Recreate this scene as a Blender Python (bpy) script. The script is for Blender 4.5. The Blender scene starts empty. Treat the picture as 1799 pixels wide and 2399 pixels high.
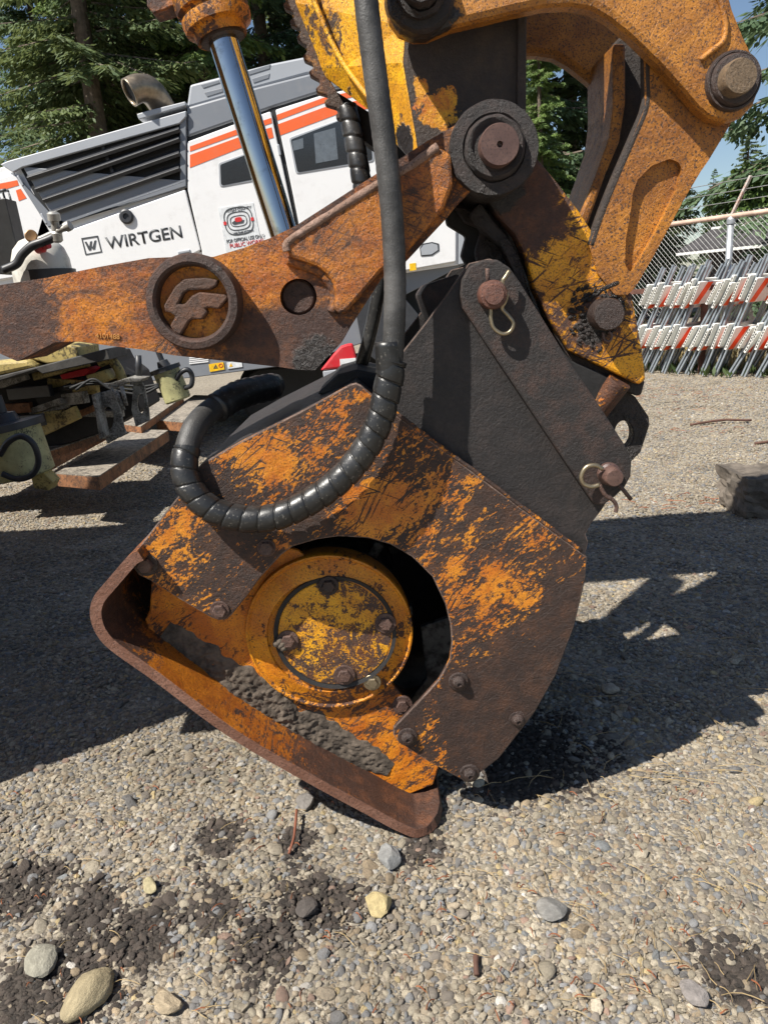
import bpy, bmesh, math, random
import numpy as np
from mathutils import Vector, Matrix, noise as mnoise
from mathutils.geometry import tessellate_polygon

random.seed(7)
rng = np.random.default_rng(11)
S = bpy.context.scene
COL = S.collection
R = math.radians

# ------------------------------------------------------------------ camera
F, CU, CV = 1740.0, 899.5, 1199.5          # focal length and centre in pixels of the 1799 x 2399 photograph
CAM_H = 1.30
cam = bpy.data.objects.new('camera', bpy.data.cameras.new('camera'))
COL.objects.link(cam)
ROT = Matrix.Rotation(R(90 - 16), 3, 'X') @ Matrix.Rotation(R(-4), 3, 'Z')
cam.rotation_euler = ROT.to_euler()
cam.location = (0, 0, CAM_H)
cam.data.sensor_fit = 'HORIZONTAL'
cam.data.sensor_width = 36
cam.data.lens = 36 * F / 1799
cam.data.clip_start = 0.05
cam.data.clip_end = 2000
S.camera = cam
CL = Vector((0, 0, CAM_H))

# ------------------------------------------------------------------ light
SUN_DIR = Vector((0.62, 0.43, -1.0)).normalized()     # the way the light travels
w = bpy.data.worlds.new('World'); S.world = w; w.use_nodes = True
wn = w.node_tree; bg = wn.nodes['Background']
sky = wn.nodes.new('ShaderNodeTexSky'); sky.sky_type = 'NISHITA'; sky.sun_disc = False
sky.sun_elevation = math.asin(-SUN_DIR.z)
sky.sun_rotation = math.atan2(-SUN_DIR.x, -SUN_DIR.y)
sky.air_density = 1.0; sky.dust_density = 0.6; sky.ozone_density = 1.6
wn.links.new(sky.outputs[0], bg.inputs[0]); bg.inputs[1].default_value = 0.065
sl = bpy.data.lights.new('sun', 'SUN'); sl.energy = 5.0; sl.angle = R(0.5); sl.color = (1, 0.95, 0.87)
so = bpy.data.objects.new('sun', sl); COL.objects.link(so)
so.rotation_euler = SUN_DIR.to_track_quat('-Z', 'Y').to_euler(); so.location = (-4, -3, 9)
S.view_settings.view_transform = 'Standard'; S.view_settings.look = 'None'
S.view_settings.exposure = 0.75; S.view_settings.gamma = 1.0

# ------------------------------------------------------------------ measuring
def ray(u, v):
    return ROT @ Vector(((u - CU) / F, -(v - CV) / F, -1))
def P(u, v, Y):
    d = ray(u, v); return CL + d * (Y / d.y)
def G(u, v, z=0.0):
    d = ray(u, v); return CL + d * ((z - CAM_H) / d.z)
def depth(p):
    return -(ROT.transposed() @ (Vector(p) - CL)).z
def mpp(u, v, Y):                                     # metres covered by one photo pixel there
    return depth(P(u, v, Y)) / F

# ------------------------------------------------------------------ object helpers
def tag(o, label=None, cat=None, group=None, kind=None):
    if label: o['label'] = label
    if cat: o['category'] = cat
    if group: o['group'] = group
    if kind: o['kind'] = kind
    return o
def thing(name, loc, label, cat, group=None):
    o = bpy.data.objects.new(name, None); COL.objects.link(o); o.location = loc
    o.empty_display_size = 0.1
    return tag(o, label, cat, group)
def wm(o):
    m = o.matrix_basis.copy()
    if o.parent: m = wm(o.parent) @ o.matrix_parent_inverse @ m
    return m
def link(name, me, mat, parent=None, bevel=0, smooth=False, seg=2):
    o = bpy.data.objects.new(name, me); COL.objects.link(o)
    if mat: me.materials.append(mat)
    if parent:
        o.parent = parent; o.matrix_parent_inverse = wm(parent).inverted()
    if smooth:
        me.polygons.foreach_set('use_smooth', [True] * len(me.polygons))
    if bevel:
        b = o.modifiers.new('bevel', 'BEVEL'); b.width = bevel; b.segments = seg
        b.limit_method = 'ANGLE'; b.angle_limit = R(32); b.harden_normals = False
    return o
def obj(name, bm, mat, parent=None, bevel=0, smooth=False, recalc=True):
    if recalc: bmesh.ops.recalc_face_normals(bm, faces=bm.faces)
    me = bpy.data.meshes.new(name); bm.to_mesh(me); bm.free()
    return link(name, me, mat, parent, bevel, smooth)
def pyd(name, v, f, mat, parent=None, bevel=0, smooth=False):
    me = bpy.data.meshes.new(name); me.from_pydata([tuple(x) for x in v], [], f); me.update()
    return link(name, me, mat, parent, bevel, smooth)
def rounded(pts, rad, n=5):
    """round the corners of a pixel polygon"""
    out = []; k = len(pts)
    for i in range(k):
        p0, p1, p2 = (np.array(pts[(i + j) % k][:2], float) for j in (-1, 0, 1))
        r = pts[i][2] if len(pts[i]) > 2 else rad
        a, b = p0 - p1, p2 - p1; la, lb = np.linalg.norm(a), np.linalg.norm(b)
        ang = math.acos(max(-1, min(1, a @ b / (la * lb))))
        if r <= 0 or ang > R(172): out.append(tuple(p1)); continue
        t = min(r / math.tan(ang / 2), la * .45, lb * .45)
        s, e = p1 + a / la * t, p1 + b / lb * t
        for j in range(n + 1):
            q = j / n; out.append(tuple((1 - q) ** 2 * s + 2 * q * (1 - q) * p1 + q * q * e))
    return out
def spline(pts, n=8, closed=False):
    """Catmull-Rom through points of any dimension"""
    a = [np.array(p, float) for p in pts]; out = []
    k = len(a); rngk = range(k if closed else k - 1)
    for i in rngk:
        p1, p2 = a[i], a[(i + 1) % k]
        p0 = a[i - 1] if (i > 0 or closed) else 2 * p1 - p2
        p3 = a[(i + 2) % k] if (i + 2 < k or closed) else 2 * p2 - p1
        for j in range(n):
            t = j / n
            out.append(.5 * ((2 * p1) + (-p0 + p2) * t + (2 * p0 - 5 * p1 + 4 * p2 - p3) * t * t + (-p0 + 3 * p1 - 3 * p2 + p3) * t ** 3))
    if not closed: out.append(a[-1])
    return out
def circ(cu, cv, r, n=28, ry=None, a0=0, a1=360):
    ry = ry or r
    return [(cu + r * math.cos(R(a0 + (a1 - a0) * i / n)), cv + ry * math.sin(R(a0 + (a1 - a0) * i / n))) for i in range(n if a1 - a0 == 360 else n + 1)]
def prism_bm(loops, thick, axis=Vector((0, 1, 0))):
    """front face from 3D loops (outer, holes...), pushed back along axis"""
    bm = bmesh.new(); allv = []
    for lp in loops:
        vs = [bm.verts.new(p) for p in lp]; allv += vs
    if len(loops) == 1:
        bm.faces.new(vs)
    else:
        for a, b, c in tessellate_polygon([[Vector(p) for p in lp] for lp in loops]):
            if (allv[b].co - allv[a].co).cross(allv[c].co - allv[a].co).length > 1e-12: bm.faces.new((allv[a], allv[b], allv[c]))
        bmesh.ops.recalc_face_normals(bm, faces=bm.faces)
        bmesh.ops.dissolve_limit(bm, angle_limit=.02, verts=bm.verts, edges=bm.edges)
    fs = list(bm.faces)
    g = bmesh.ops.extrude_face_region(bm, geom=fs, use_keep_orig=True)
    bmesh.ops.translate(bm, verts=[e for e in g['geom'] if isinstance(e, bmesh.types.BMVert)], vec=axis * thick)
    return bm
def plate(name, pts, Y, thick, mat, parent=None, bevel=.004, holes=(), rad=0, edge=None):
    if rad: pts = rounded(pts, rad)
    loops = [[P(p[0], p[1], Y) for p in pts]] + [[P(a, b, Y) for a, b in h] for h in holes]
    o = obj(name, prism_bm(loops, thick), mat, parent, bevel)
    if edge:
        o.data.materials.append(edge); o.modifiers['bevel'].material = 1
    return o
def lathe(name, c, prof, mat, parent=None, n=40, axis=Vector((0, -1, 0)), smooth=True, jag=0):
    """prof: (radius, distance along axis)"""
    axis = Vector(axis).normalized()
    e1 = axis.orthogonal().normalized()
    if abs(axis.z) < .9:
        e1 = Vector((0, 0, 1)).cross(axis).normalized()
    e2 = axis.cross(e1)
    v = []; f = []
    for j, (r, h) in enumerate(prof):
        for i in range(n):
            a = 2 * math.pi * i / n
            rr = r
            if jag: rr = r + jag * mnoise.noise(Vector((math.cos(a) * 3, math.sin(a) * 3, j * .7 + c[0] * 5)))
            v.append(Vector(c) + axis * h + (e1 * math.cos(a) + e2 * math.sin(a)) * rr)
    for j in range(len(prof) - 1):
        for i in range(n):
            f.append((j * n + i, j * n + (i + 1) % n, (j + 1) * n + (i + 1) % n, (j + 1) * n + i))
    f.append(tuple(range(n - 1, -1, -1))); f.append(tuple(((len(prof) - 1) * n + i) for i in range(n)))
    o = pyd(name, v, f, mat, parent)
    bm = bmesh.new(); bm.from_mesh(o.data); bmesh.ops.recalc_face_normals(bm, faces=bm.faces)
    for e in bm.edges:
        if len(e.link_faces) == 2 and e.calc_face_angle(0) > R(28): e.smooth = False
    bm.to_mesh(o.data); bm.free()
    if smooth: o.data.polygons.foreach_set('use_smooth', [True] * len(o.data.polygons))
    return o
def frames(path):
    path = [Vector(p) for p in path]; T = []
    for i in range(len(path)):
        T.append((path[min(i + 1, len(path) - 1)] - path[max(i - 1, 0)]).normalized())
    n = T[0].orthogonal().normalized(); out = []
    for i in range(len(path)):
        n = (n - T[i] * n.dot(T[i])).normalized(); out.append((path[i], T[i], n, T[i].cross(n)))
    return out
def tube(name, path, rad, mat, parent=None, n=12, rfun=None, smooth=True, cap=True):
    fr = frames(path); v = []; f = []; s = 0
    for j, (p, t, a, b) in enumerate(fr):
        if j: s += (p - fr[j - 1][0]).length
        for i in range(n):
            th = 2 * math.pi * i / n
            r = rfun(s, i / n, j) if rfun else (rad[j] if isinstance(rad, (list, tuple)) else rad)
            v.append(p + (a * math.cos(th) + b * math.sin(th)) * r)
    for j in range(len(fr) - 1):
        for i in range(n):
            f.append((j * n + i, j * n + (i + 1) % n, (j + 1) * n + (i + 1) % n, (j + 1) * n + i))
    if cap:
        f.append(tuple(range(n - 1, -1, -1))); f.append(tuple((len(fr) - 1) * n + i for i in range(n)))
    return pyd(name, v, f, mat, parent, smooth=smooth)
def boxbm(bm, c, s, rot=None):
    m = Matrix.Translation(c) @ (rot.to_4x4() if rot else Matrix.Identity(4)) @ Matrix.Diagonal((s[0], s[1], s[2], 1))
    bmesh.ops.create_cube(bm, size=1, matrix=m); return bm
def box(name, c, s, mat, parent=None, rot=None, bevel=.004):
    return obj(name, boxbm(bmesh.new(), c, s, rot), mat, parent, bevel)
def beam(name, a, b, wdt, hgt, mat, parent=None, up=(0, 0, 1), bevel=.004):
    a, b = Vector(a), Vector(b); t = (b - a).normalized(); s = t.cross(Vector(up)).normalized(); u = s.cross(t)
    rot = Matrix((t, s, u)).transposed()
    return box(name, (a + b) / 2, ((b - a).length, wdt, hgt), mat, parent, rot, bevel)
def copy_tree(o, parent=None):
    c = o.copy(); COL.objects.link(c)
    if parent:
        mpi = o.matrix_parent_inverse.copy(); c.parent = parent; c.matrix_parent_inverse = mpi
    for ch in list(o.children): copy_tree(ch, c)
    return c

# ------------------------------------------------------------------ materials
class NT:
    def __init__(s, name):
        s.m = bpy.data.materials.new(name); s.m.use_nodes = True; s.t = s.m.node_tree
        s.b = s.t.nodes['Principled BSDF']
    def n(s, typ, **k):
        x = s.t.nodes.new('ShaderNode' + typ)
        for a, b in k.items(): setattr(x, a, b)
        return x
    def put(s, sock, val):
        if isinstance(val, bpy.types.NodeSocket): s.t.links.new(val, sock)
        elif isinstance(val, (tuple, list)) and len(val) == 3 and sock.type == 'RGBA': sock.default_value = (*val, 1)
        else: sock.default_value = val
    def co(s, rot=None, scale=None, kind='Object'):
        c = s.n('TexCoord').outputs[kind]
        if rot:
            m = s.n('Mapping'); s.put(m.inputs[0], c); m.inputs[2].default_value = [R(a) for a in rot]; c = m.outputs[0]
        if scale:
            m = s.n('Mapping'); s.put(m.inputs[0], c); m.inputs[3].default_value = scale; c = m.outputs[0]
        return c
    def noise(s, co, scale, detail=6, rough=.6, dist=0, col=False):
        x = s.n('TexNoise'); s.put(x.inputs['Vector'], co); x.inputs['Scale'].default_value = scale
        x.inputs['Detail'].default_value = detail; x.inputs['Roughness'].default_value = rough
        x.inputs['Distortion'].default_value = dist
        return x.outputs['Color' if col else 'Fac']
    def voro(s, co, scale, feature='F1', out='Distance'):
        x = s.n('TexVoronoi', feature=feature); s.put(x.inputs['Vector'], co); x.inputs['Scale'].default_value = scale
        return x.outputs[out]
    def math(s, op, a, b=0.0, c=None, clamp=False):
        x = s.n('Math', operation=op, use_clamp=clamp); s.put(x.inputs[0], a); s.put(x.inputs[1], b)
        if c is not None: s.put(x.inputs[2], c)
        return x.outputs[0]
    def rng(s, a, lo, hi, o0=0.0, o1=1.0):
        x = s.n('MapRange', interpolation_type='SMOOTHSTEP'); s.put(x.inputs[0], a)
        for i, q in zip((1, 2, 3, 4), (lo, hi, o0, o1)): s.put(x.inputs[i], q)
        return x.outputs[0]
    def mix(s, f, a, b, mode='MIX'):
        x = s.n('Mix', data_type='RGBA', blend_type=mode); s.put(x.inputs[0], f); s.put(x.inputs[6], a); s.put(x.inputs[7], b)
        return x.outputs[2]
    def blob(s, co, c, r, ramp=.55):
        d = s.n('VectorMath', operation='DISTANCE'); s.put(d.inputs[0], co); d.inputs[1].default_value = c
        return s.rng(d.outputs['Value'], r, r * ramp)
    def bump(s, h, strength=.4, dist=.003, prev=None):
        x = s.n('Bump'); s.put(x.inputs['Height'], h); x.inputs['Strength'].default_value = strength; x.inputs['Distance'].default_value = dist
        if prev: s.put(x.inputs['Normal'], prev)
        return x.outputs[0]
    def done(s, col, rough=.6, metal=0.0, normal=None, **k):
        s.put(s.b.inputs['Base Color'], col); s.put(s.b.inputs['Roughness'], rough); s.put(s.b.inputs['Metallic'], metal)
        if normal: s.put(s.b.inputs['Normal'], normal)
        for a, b in k.items(): s.put(s.b.inputs[a], b)
        return s.m

ORANGE, ORANGE2, YEL = (.72, .25, .012), (.50, .13, .008), (.84, .44, .008)
RUST, RUST2 = (.060, .026, .017), (.13, .048, .020)
TAR = (.012, .010, .010)
def weather(name, paint=ORANGE, paint2=ORANGE2, rust=RUST, rust2=RUST2, cover=.5, ps=9, soft=.025, dark=.2, ds=3.5,
            stretch=None, rot=(0, 0, 0), blobs=(), darkblobs=(), scratch=.5, grit=1.0, rough=(.42, .56, .34), fine=.36, bump=.8):
    t = NT(name); co = t.co(); cs = t.co(rot=rot, scale=stretch) if stretch else co
    n1 = t.noise(cs, ps, 10, .72, .7); n2 = t.noise(cs, ps * 6, 8, .7, .4); n3 = t.noise(co, 3.2, 3, .5)
    m = t.math('MULTIPLY_ADD', n2, fine, t.math('MULTIPLY', n1, 1 - fine))
    m = t.math('MULTIPLY_ADD', t.math('SUBTRACT', n3, .5), .30, m)
    m = t.math('ADD', m, (cover - .5) * .55)
    for c, r, st in blobs:
        m = t.math('MULTIPLY_ADD', t.blob(co, c, r, .25), st, m)
    # scratches
    sc = 0.0
    for ang, th in ((38, .60), (-24, .62), (62, .63), (8, .64)):
        sx = t.noise(t.co(rot=(0, ang, 0), scale=(1.2, 4, 34)), 5, 2, .5, .15)
        sc = t.math('MAXIMUM', sc, t.rng(sx, th, th + .015))
    sc = t.math('MULTIPLY', sc, t.rng(t.noise(co, 5, 3), .45, .58))
    m = t.math('SUBTRACT', m, t.math('MULTIPLY', sc, .14 * scratch))
    mask = t.rng(m, .5 - soft, .5 + soft)
    pc = t.mix(t.rng(t.noise(co, 14, 6, .7), .36, .66), paint2, paint)
    sp = t.noise(co, 260, 3, .6)
    pc = t.mix(t.math('MULTIPLY', t.rng(sp, .53, .62), min(1.0, .5 * grit)), pc, rust)
    rc = t.mix(t.rng(t.noise(co, 22, 7, .7), .42, .68), rust, rust2)
    rc = t.mix(t.math('MULTIPLY', t.rng(sp, .34, .46, 1, 0), .6), rc, TAR)
    col = t.mix(mask, rc, pc)
    dk = t.math('ADD', t.math('MULTIPLY_ADD', t.noise(co, ds * 11, 5, .65), .35, t.math('MULTIPLY', t.noise(co, ds, 5, .55), .65)), (dark - .5) * .5)
    for c, r, st in darkblobs:
        dk = t.math('MULTIPLY_ADD', t.blob(co, c, r, .3), st, dk)
    dmask = t.rng(dk, .48, .54)
    col = t.mix(dmask, col, t.mix(t.rng(sp, .4, .6), TAR, (.03, .024, .021)))
    rr = t.n('Mix', data_type='FLOAT'); t.put(rr.inputs[0], mask); rr.inputs[2].default_value = rough[1]; rr.inputs[3].default_value = rough[0]
    r2 = t.n('Mix', data_type='FLOAT'); t.put(r2.inputs[0], dmask); t.put(r2.inputs[2], rr.outputs[0]); r2.inputs[3].default_value = rough[2]
    ro = t.math('MULTIPLY_ADD', t.noise(co, 90, 4, .6), .3, t.math('SUBTRACT', r2.outputs[0], .15))
    h = t.math('MULTIPLY_ADD', mask, .30, t.math('MULTIPLY', t.noise(co, 150, 7, .75), t.math('MULTIPLY_ADD', mask, -.5, 1.15)))
    h = t.math('MULTIPLY_ADD', t.noise(co, 26, 4, .6), .9, h)
    h = t.math('MULTIPLY_ADD', sc, -.25 * scratch, h)
    h = t.math('MULTIPLY_ADD', dmask, t.math('MULTIPLY', t.noise(co, 60, 5, .7), 1.1), h)
    return t.done(col, ro, 0.0, t.bump(h, bump, .005))

def flat(name, col, rough=.5, metal=0.0, var=.15, vs=20, bump=.0, bs=120, dirt=None, dirt_amt=.3, ds=6):
    t = NT(name); co = t.co()
    c = t.mix(t.rng(t.noise(co, vs, 6, .65), .3, .7), tuple(x * (1 - var) for x in col), tuple(min(1, x * (1 + var)) for x in col))
    if dirt:
        d = t.math('MULTIPLY', t.rng(t.math('MULTIPLY_ADD', t.noise(co, ds * 8, 4), .4, t.math('MULTIPLY', t.noise(co, ds, 6, .65), .6)), .62 - dirt_amt * .4, .68 - dirt_amt * .2), .85)
        c = t.mix(d, c, dirt)
    nm = t.bump(t.noise(co, bs, 6, .7), bump, .003) if bump else None
    ro = t.math('MULTIPLY_ADD', t.noise(co, vs * 3, 4), .2, rough - .1)
    return t.done(c, ro, metal, nm)
# ================================================================== ground
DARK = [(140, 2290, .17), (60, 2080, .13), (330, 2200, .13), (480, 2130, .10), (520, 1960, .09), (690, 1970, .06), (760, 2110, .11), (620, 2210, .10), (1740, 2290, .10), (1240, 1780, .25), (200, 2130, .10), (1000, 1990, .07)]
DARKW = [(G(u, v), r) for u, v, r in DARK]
def gravel_mat(name, tint=(1, 1, 1)):
    t = NT(name); co = t.co()
    vd = t.n('TexVoronoi', feature='F1'); t.put(vd.inputs['Vector'], co); vd.inputs['Scale'].default_value = 75
    vb = t.n('TexVoronoi', feature='F1'); t.put(vb.inputs['Vector'], co); vb.inputs['Scale'].default_value = 30
    sep = t.n('SeparateColor'); t.put(sep.inputs[0], vd.outputs['Color'])
    cr = t.n('ValToRGB'); t.put(cr.inputs[0], sep.outputs[0])
    el = cr.color_ramp.elements
    el[0].position = 0; el[0].color = (.13, .115, .095, 1); el[1].position = 1; el[1].color = (.44, .39, .31, 1)
    for p, c in ((.3, (.22, .195, .155)), (.55, (.31, .265, .20)), (.75, (.25, .24, .22))):
        e = el.new(p); e.color = (*c, 1)
    big = t.noise(co, .55, 5, .6)
    c = t.mix(t.rng(big, .35, .65), cr.outputs[0], (.36, .30, .22)) if False else cr.outputs[0]
    c = t.mix(.35, c, t.mix(t.rng(big, .35, .62), (.27, .22, .155), (.37, .31, .225)))
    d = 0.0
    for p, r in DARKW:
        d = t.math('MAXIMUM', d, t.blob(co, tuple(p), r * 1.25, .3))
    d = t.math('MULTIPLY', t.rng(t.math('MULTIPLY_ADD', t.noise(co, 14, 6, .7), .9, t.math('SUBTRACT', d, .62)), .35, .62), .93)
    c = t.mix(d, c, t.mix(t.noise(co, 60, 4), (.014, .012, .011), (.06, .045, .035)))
    rb = t.rng(t.noise(co, 1.7, 6, .7), .60, .72)
    c = t.mix(t.math('MULTIPLY', rb, .45), c, (.20, .095, .04))
    h = t.math('ADD', t.math('MULTIPLY', vd.outputs['Distance'], -1.6), t.math('MULTIPLY', vb.outputs['Distance'], -.8))
    h = t.math('ADD', h, t.noise(co, 180, 4, .6))
    return t.done(c, .92, 0, t.bump(h, 1.0, .007))
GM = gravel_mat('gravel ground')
# one sheet with gentle unevenness near the camera
xs = np.concatenate([[-400, -150, -60, -25, -12], np.linspace(-6, 8, 71), [12, 25, 60, 150, 400]])
yv = np.concatenate([[-60, -20, -8, -3], np.linspace(-1, 12, 66), [16, 25, 40, 80, 200, 700]])
vv = []
for y in yv:
    for x in xs:
        z = .012 * mnoise.noise(Vector((x * 1.3, y * 1.3, 0))) + .006 * mnoise.noise(Vector((x * 4, y * 4, 3))) - .004 if (-6 < x < 8 and -1 < y < 12) else -.004
        if (x - .05) ** 2 + (y - 1.6) ** 2 < .16: z = -.004
        vv.append((x, y, z))
nx = len(xs)
ff = [(j * nx + i, j * nx + i + 1, (j + 1) * nx + i + 1, (j + 1) * nx + i) for j in range(len(yv) - 1) for i in range(nx - 1)]
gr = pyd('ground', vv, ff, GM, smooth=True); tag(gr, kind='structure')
def gz(x, y):
    return .012 * mnoise.noise(Vector((x * 1.3, y * 1.3, 0))) + .006 * mnoise.noise(Vector((x * 4, y * 4, 3))) - .004

# ------------------------------------------------------------------ loose stones
t = NT('stone'); at = t.n('Attribute', attribute_type='INSTANCER', attribute_name='col')
co = t.co()
c = t.mix(t.math('MULTIPLY', t.rng(t.noise(co, 3.0, 6, .7), .35, .7), .5), at.outputs['Color'], (.09, .075, .06))
c = t.mix(t.math('MULTIPLY', t.rng(t.noise(co, 9, 3, .7), .6, .7), .25), c, (.5, .47, .42))
STONE = t.done(c, .85, 0, t.bump(t.noise(co, 7, 5, .7), .5, .06))
def stone_mesh(seed, ang, sub=2, flatz=.65):
    bm = bmesh.new(); bmesh.ops.create_icosphere(bm, subdivisions=sub, radius=1)
    rs = random.Random(seed); off = Vector((seed * 3.7, seed * 1.3, 0))
    planes = [(Vector((rs.gauss(0, 1), rs.gauss(0, 1), rs.gauss(0, 1))).normalized(), rs.uniform(.55, .85)) for _ in range(ang)]
    for v_ in bm.verts:
        v_.co *= 1 + .28 * mnoise.noise(v_.co * .9 + off) + .08 * mnoise.noise(v_.co * 2.6 + off)
        for n_, d in planes:
            e = v_.co.dot(n_) - d
            if e > 0: v_.co -= n_ * e * .9
        v_.co.z *= flatz; v_.co.x *= 1.15
    me = bpy.data.meshes.new('stone'); bm.to_mesh(me); bm.free()
    me.polygons.foreach_set('use_smooth', [ang < 4] * len(me.polygons)); me.materials.append(STONE)
    return me
protos = bpy.data.collections.new('stone_shapes')
for k in range(9):
    protos.objects.link(bpy.data.objects.new('stone_shape', stone_mesh(k + 1, 0 if k < 3 else 8)))
PAL = np.array([(.31, .27, .20), (.40, .345, .255), (.23, .20, .165), (.33, .255, .165), (.46, .40, .30), (.18, .175, .17), (.25, .25, .25), (.34, .28, .20), (.46, .36, .19), (.21, .22, .22), (.30, .20, .15), (.50, .47, .42)])
PW = np.array([4, 3.5, 3.5, 3, 2, 2, 2, 2.5, .5, .8, .45, .6]); PW /= PW.sum()
def scatter(name, n, xr, yr, smin, smax, power, label, sink=.25, seed=1):
    r_ = np.random.default_rng(seed)
    x = r_.uniform(*xr, n); y = r_.uniform(*yr, n)
    # keep only what lies in the view cone with a margin
    keep = (x > -.62 * y - .62) & (x < .62 * y + .55)
    x, y = x[keep], y[keep]; n = len(x)
    s = smin + (smax - smin) * r_.power(1, n) ** power
    z = np.array([gz(a, b) for a, b in zip(x, y)]) + s * (.62 * .5 - sink)
    col = PAL[r_.choice(len(PAL), n, p=PW)] * r_.uniform(.75, 1.2, (n, 1))
    d = np.zeros(n)
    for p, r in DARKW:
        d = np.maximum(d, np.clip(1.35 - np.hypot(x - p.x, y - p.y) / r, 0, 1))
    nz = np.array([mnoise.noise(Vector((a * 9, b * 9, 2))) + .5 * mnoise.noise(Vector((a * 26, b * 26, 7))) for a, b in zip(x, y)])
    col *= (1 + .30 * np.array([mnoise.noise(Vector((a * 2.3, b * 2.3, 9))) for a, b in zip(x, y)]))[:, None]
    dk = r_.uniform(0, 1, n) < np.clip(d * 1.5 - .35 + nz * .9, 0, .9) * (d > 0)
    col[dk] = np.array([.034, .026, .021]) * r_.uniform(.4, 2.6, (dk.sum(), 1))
    me = bpy.data.meshes.new(name); me.vertices.add(n)
    me.vertices.foreach_set('co', np.stack([x, y, z], 1).ravel())
    a = me.attributes.new('rot', 'FLOAT_VECTOR', 'POINT'); a.data.foreach_set('vector', np.stack([r_.normal(0, .35, n), r_.normal(0, .35, n), r_.uniform(0, 6.28, n)], 1).ravel())
    sv = np.stack([s * r_.uniform(.8, 1.25, n), s * r_.uniform(.7, 1.1, n), s * r_.uniform(.7, 1.05, n)], 1)
    a = me.attributes.new('scl', 'FLOAT_VECTOR', 'POINT'); a.data.foreach_set('vector', sv.ravel())
    a = me.attributes.new('idx', 'INT', 'POINT'); a.data.foreach_set('value', r_.integers(0, 9, n).astype(np.int32))
    a = me.attributes.new('col', 'FLOAT_COLOR', 'POINT'); a.data.foreach_set('color', np.concatenate([col, np.ones((n, 1))], 1).ravel())
    o = link(name, me, STONE)
    ng = bpy.data.node_groups.new(name, 'GeometryNodeTree')
    ng.interface.new_socket('Geometry', in_out='INPUT', socket_type='NodeSocketGeometry'); ng.interface.new_socket('Geometry', in_out='OUTPUT', socket_type='NodeSocketGeometry')
    N = ng.nodes.new; gi = N('NodeGroupInput'); go = N('NodeGroupOutput'); ip = N('GeometryNodeInstanceOnPoints'); ci = N('GeometryNodeCollectionInfo')
    ci.inputs['Collection'].default_value = protos; ci.inputs['Separate Children'].default_value = True; ci.inputs['Reset Children'].default_value = True
    def attr(nm, ty):
        q = N('GeometryNodeInputNamedAttribute'); q.data_type = ty; q.inputs[0].default_value = nm; return q.outputs[0]
    L = ng.links.new
    L(gi.outputs[0], ip.inputs['Points']); L(ci.outputs[0], ip.inputs['Instance']); ip.inputs['Pick Instance'].default_value = True
    L(attr('idx', 'INT'), ip.inputs['Instance Index']); L(attr('rot', 'FLOAT_VECTOR'), ip.inputs['Rotation']); L(attr('scl', 'FLOAT_VECTOR'), ip.inputs['Scale'])
    L(ip.outputs[0], go.inputs[0])
    m = o.modifiers.new('scatter', 'NODES'); m.node_group = ng
    return tag(o, label, 'gravel', kind='stuff')
scatter('gravel', 120000, (-1.6, 2.1), (.75, 2.7), .0022, .0105, 2.6, 'loose grey and tan gravel around the skid in the foreground', seed=3)
scatter('gravel', 105000, (-4.2, 4.4), (2.7, 6.0), .005, .0125, 1.6, 'finer grey gravel spread across the yard behind the head', seed=4)
scatter('gravel', 110000, (-7.2, 7.2), (6.0, 11.5), .007, .015, 1.6, 'far gravel of the yard in front of the fence', seed=6)
scatter('gravel', 9000, (-1.6, 2.1), (.75, 3.2), .006, .014, 1.4, 'half-buried angular stones among the foreground gravel', sink=.35, seed=9)
scatter('gravel', 2000, (-1.5, 2.1), (.8, 3.0), .008, .020, 2.4, 'scattered coarse pebbles lying on the foreground gravel', sink=.15, seed=5)

# ------------------------------------------------------------------ single stones one can point at
def rock(u, v, su, sv, col, seed, ang, label, rotz=0, flatz=.65):
    p = G(u, v); s = mpp(u, v, p.y) if False else depth(p) / F
    me = stone_mesh(seed, ang, 3, flatz).copy(); me.materials.clear()
    t = NT('rock'); co_ = t.co()
    c = t.mix(t.rng(t.noise(co_, 1.6, 6, .7), .35, .7), tuple(x * .62 for x in col), col)
    mt = t.done(c, .85, 0, t.bump(t.noise(co_, 6, 6, .7), .4, .06))
    o = link('rock', me, mt)
    o.scale = (su * s / 2.2, sv * s / 1.35, (su + sv) * .5 * s / 2.0); o.rotation_euler = (0, 0, R(rotz)); o.location = (p.x, p.y, .012 + gz(p.x, p.y) + o.scale.z * .28)
    return tag(o, label, 'rock', 'single stones on the gravel')
rock(212, 2340, 84, 100, (.40, .33, .20), 23, 0, 'smooth egg-shaped tan stone in dark soil at lower left', -22)
rock(98, 2258, 66, 70, (.36, .34, .27), 22, 8, 'rough angular pale stone in dark soil, left of the egg-shaped stone', 20)
rock(888, 2132, 64, 52, (.55, .44, .22), 23, 5, 'cream yellow stone lying alone on bare dark gravel', 10)
rock(352, 2085, 30, 34, (.50, .43, .25), 24, 2, 'small pale yellow pebble on tan gravel, left foreground', 30)
rock(912, 2020, 52, 60, (.30, .30, .29), 25, 8, 'grey angular stone just below the skid tip', 15)
rock(1430, 1625, 38, 24, (.46, .40, .32), 26, 0, 'flat oval beige pebble in the shadow right of the head', 5)
rock(718, 1888, 44, 36, (.24, .22, .20), 27, 8, 'dark grey stone close beneath the lower edge of the skid', 0)
rock(1118, 1842, 34, 30, (.46, .42, .33), 28, 8, 'pale stone beside the bottom bolt of the guard plate', 40)
rock(1292, 2145, 60, 56, (.26, .25, .23), 29, 8, 'low grey stone in the right foreground gravel', 70)
rock(720, 2140, 50, 36, (.10, .085, .075), 30, 6, 'blackish flat stone near the dark soil patch', 15)
rock(1625, 2345, 56, 52, (.30, .27, .25), 31, 9, 'broad grey stone near the lower right corner', 15)
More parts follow.
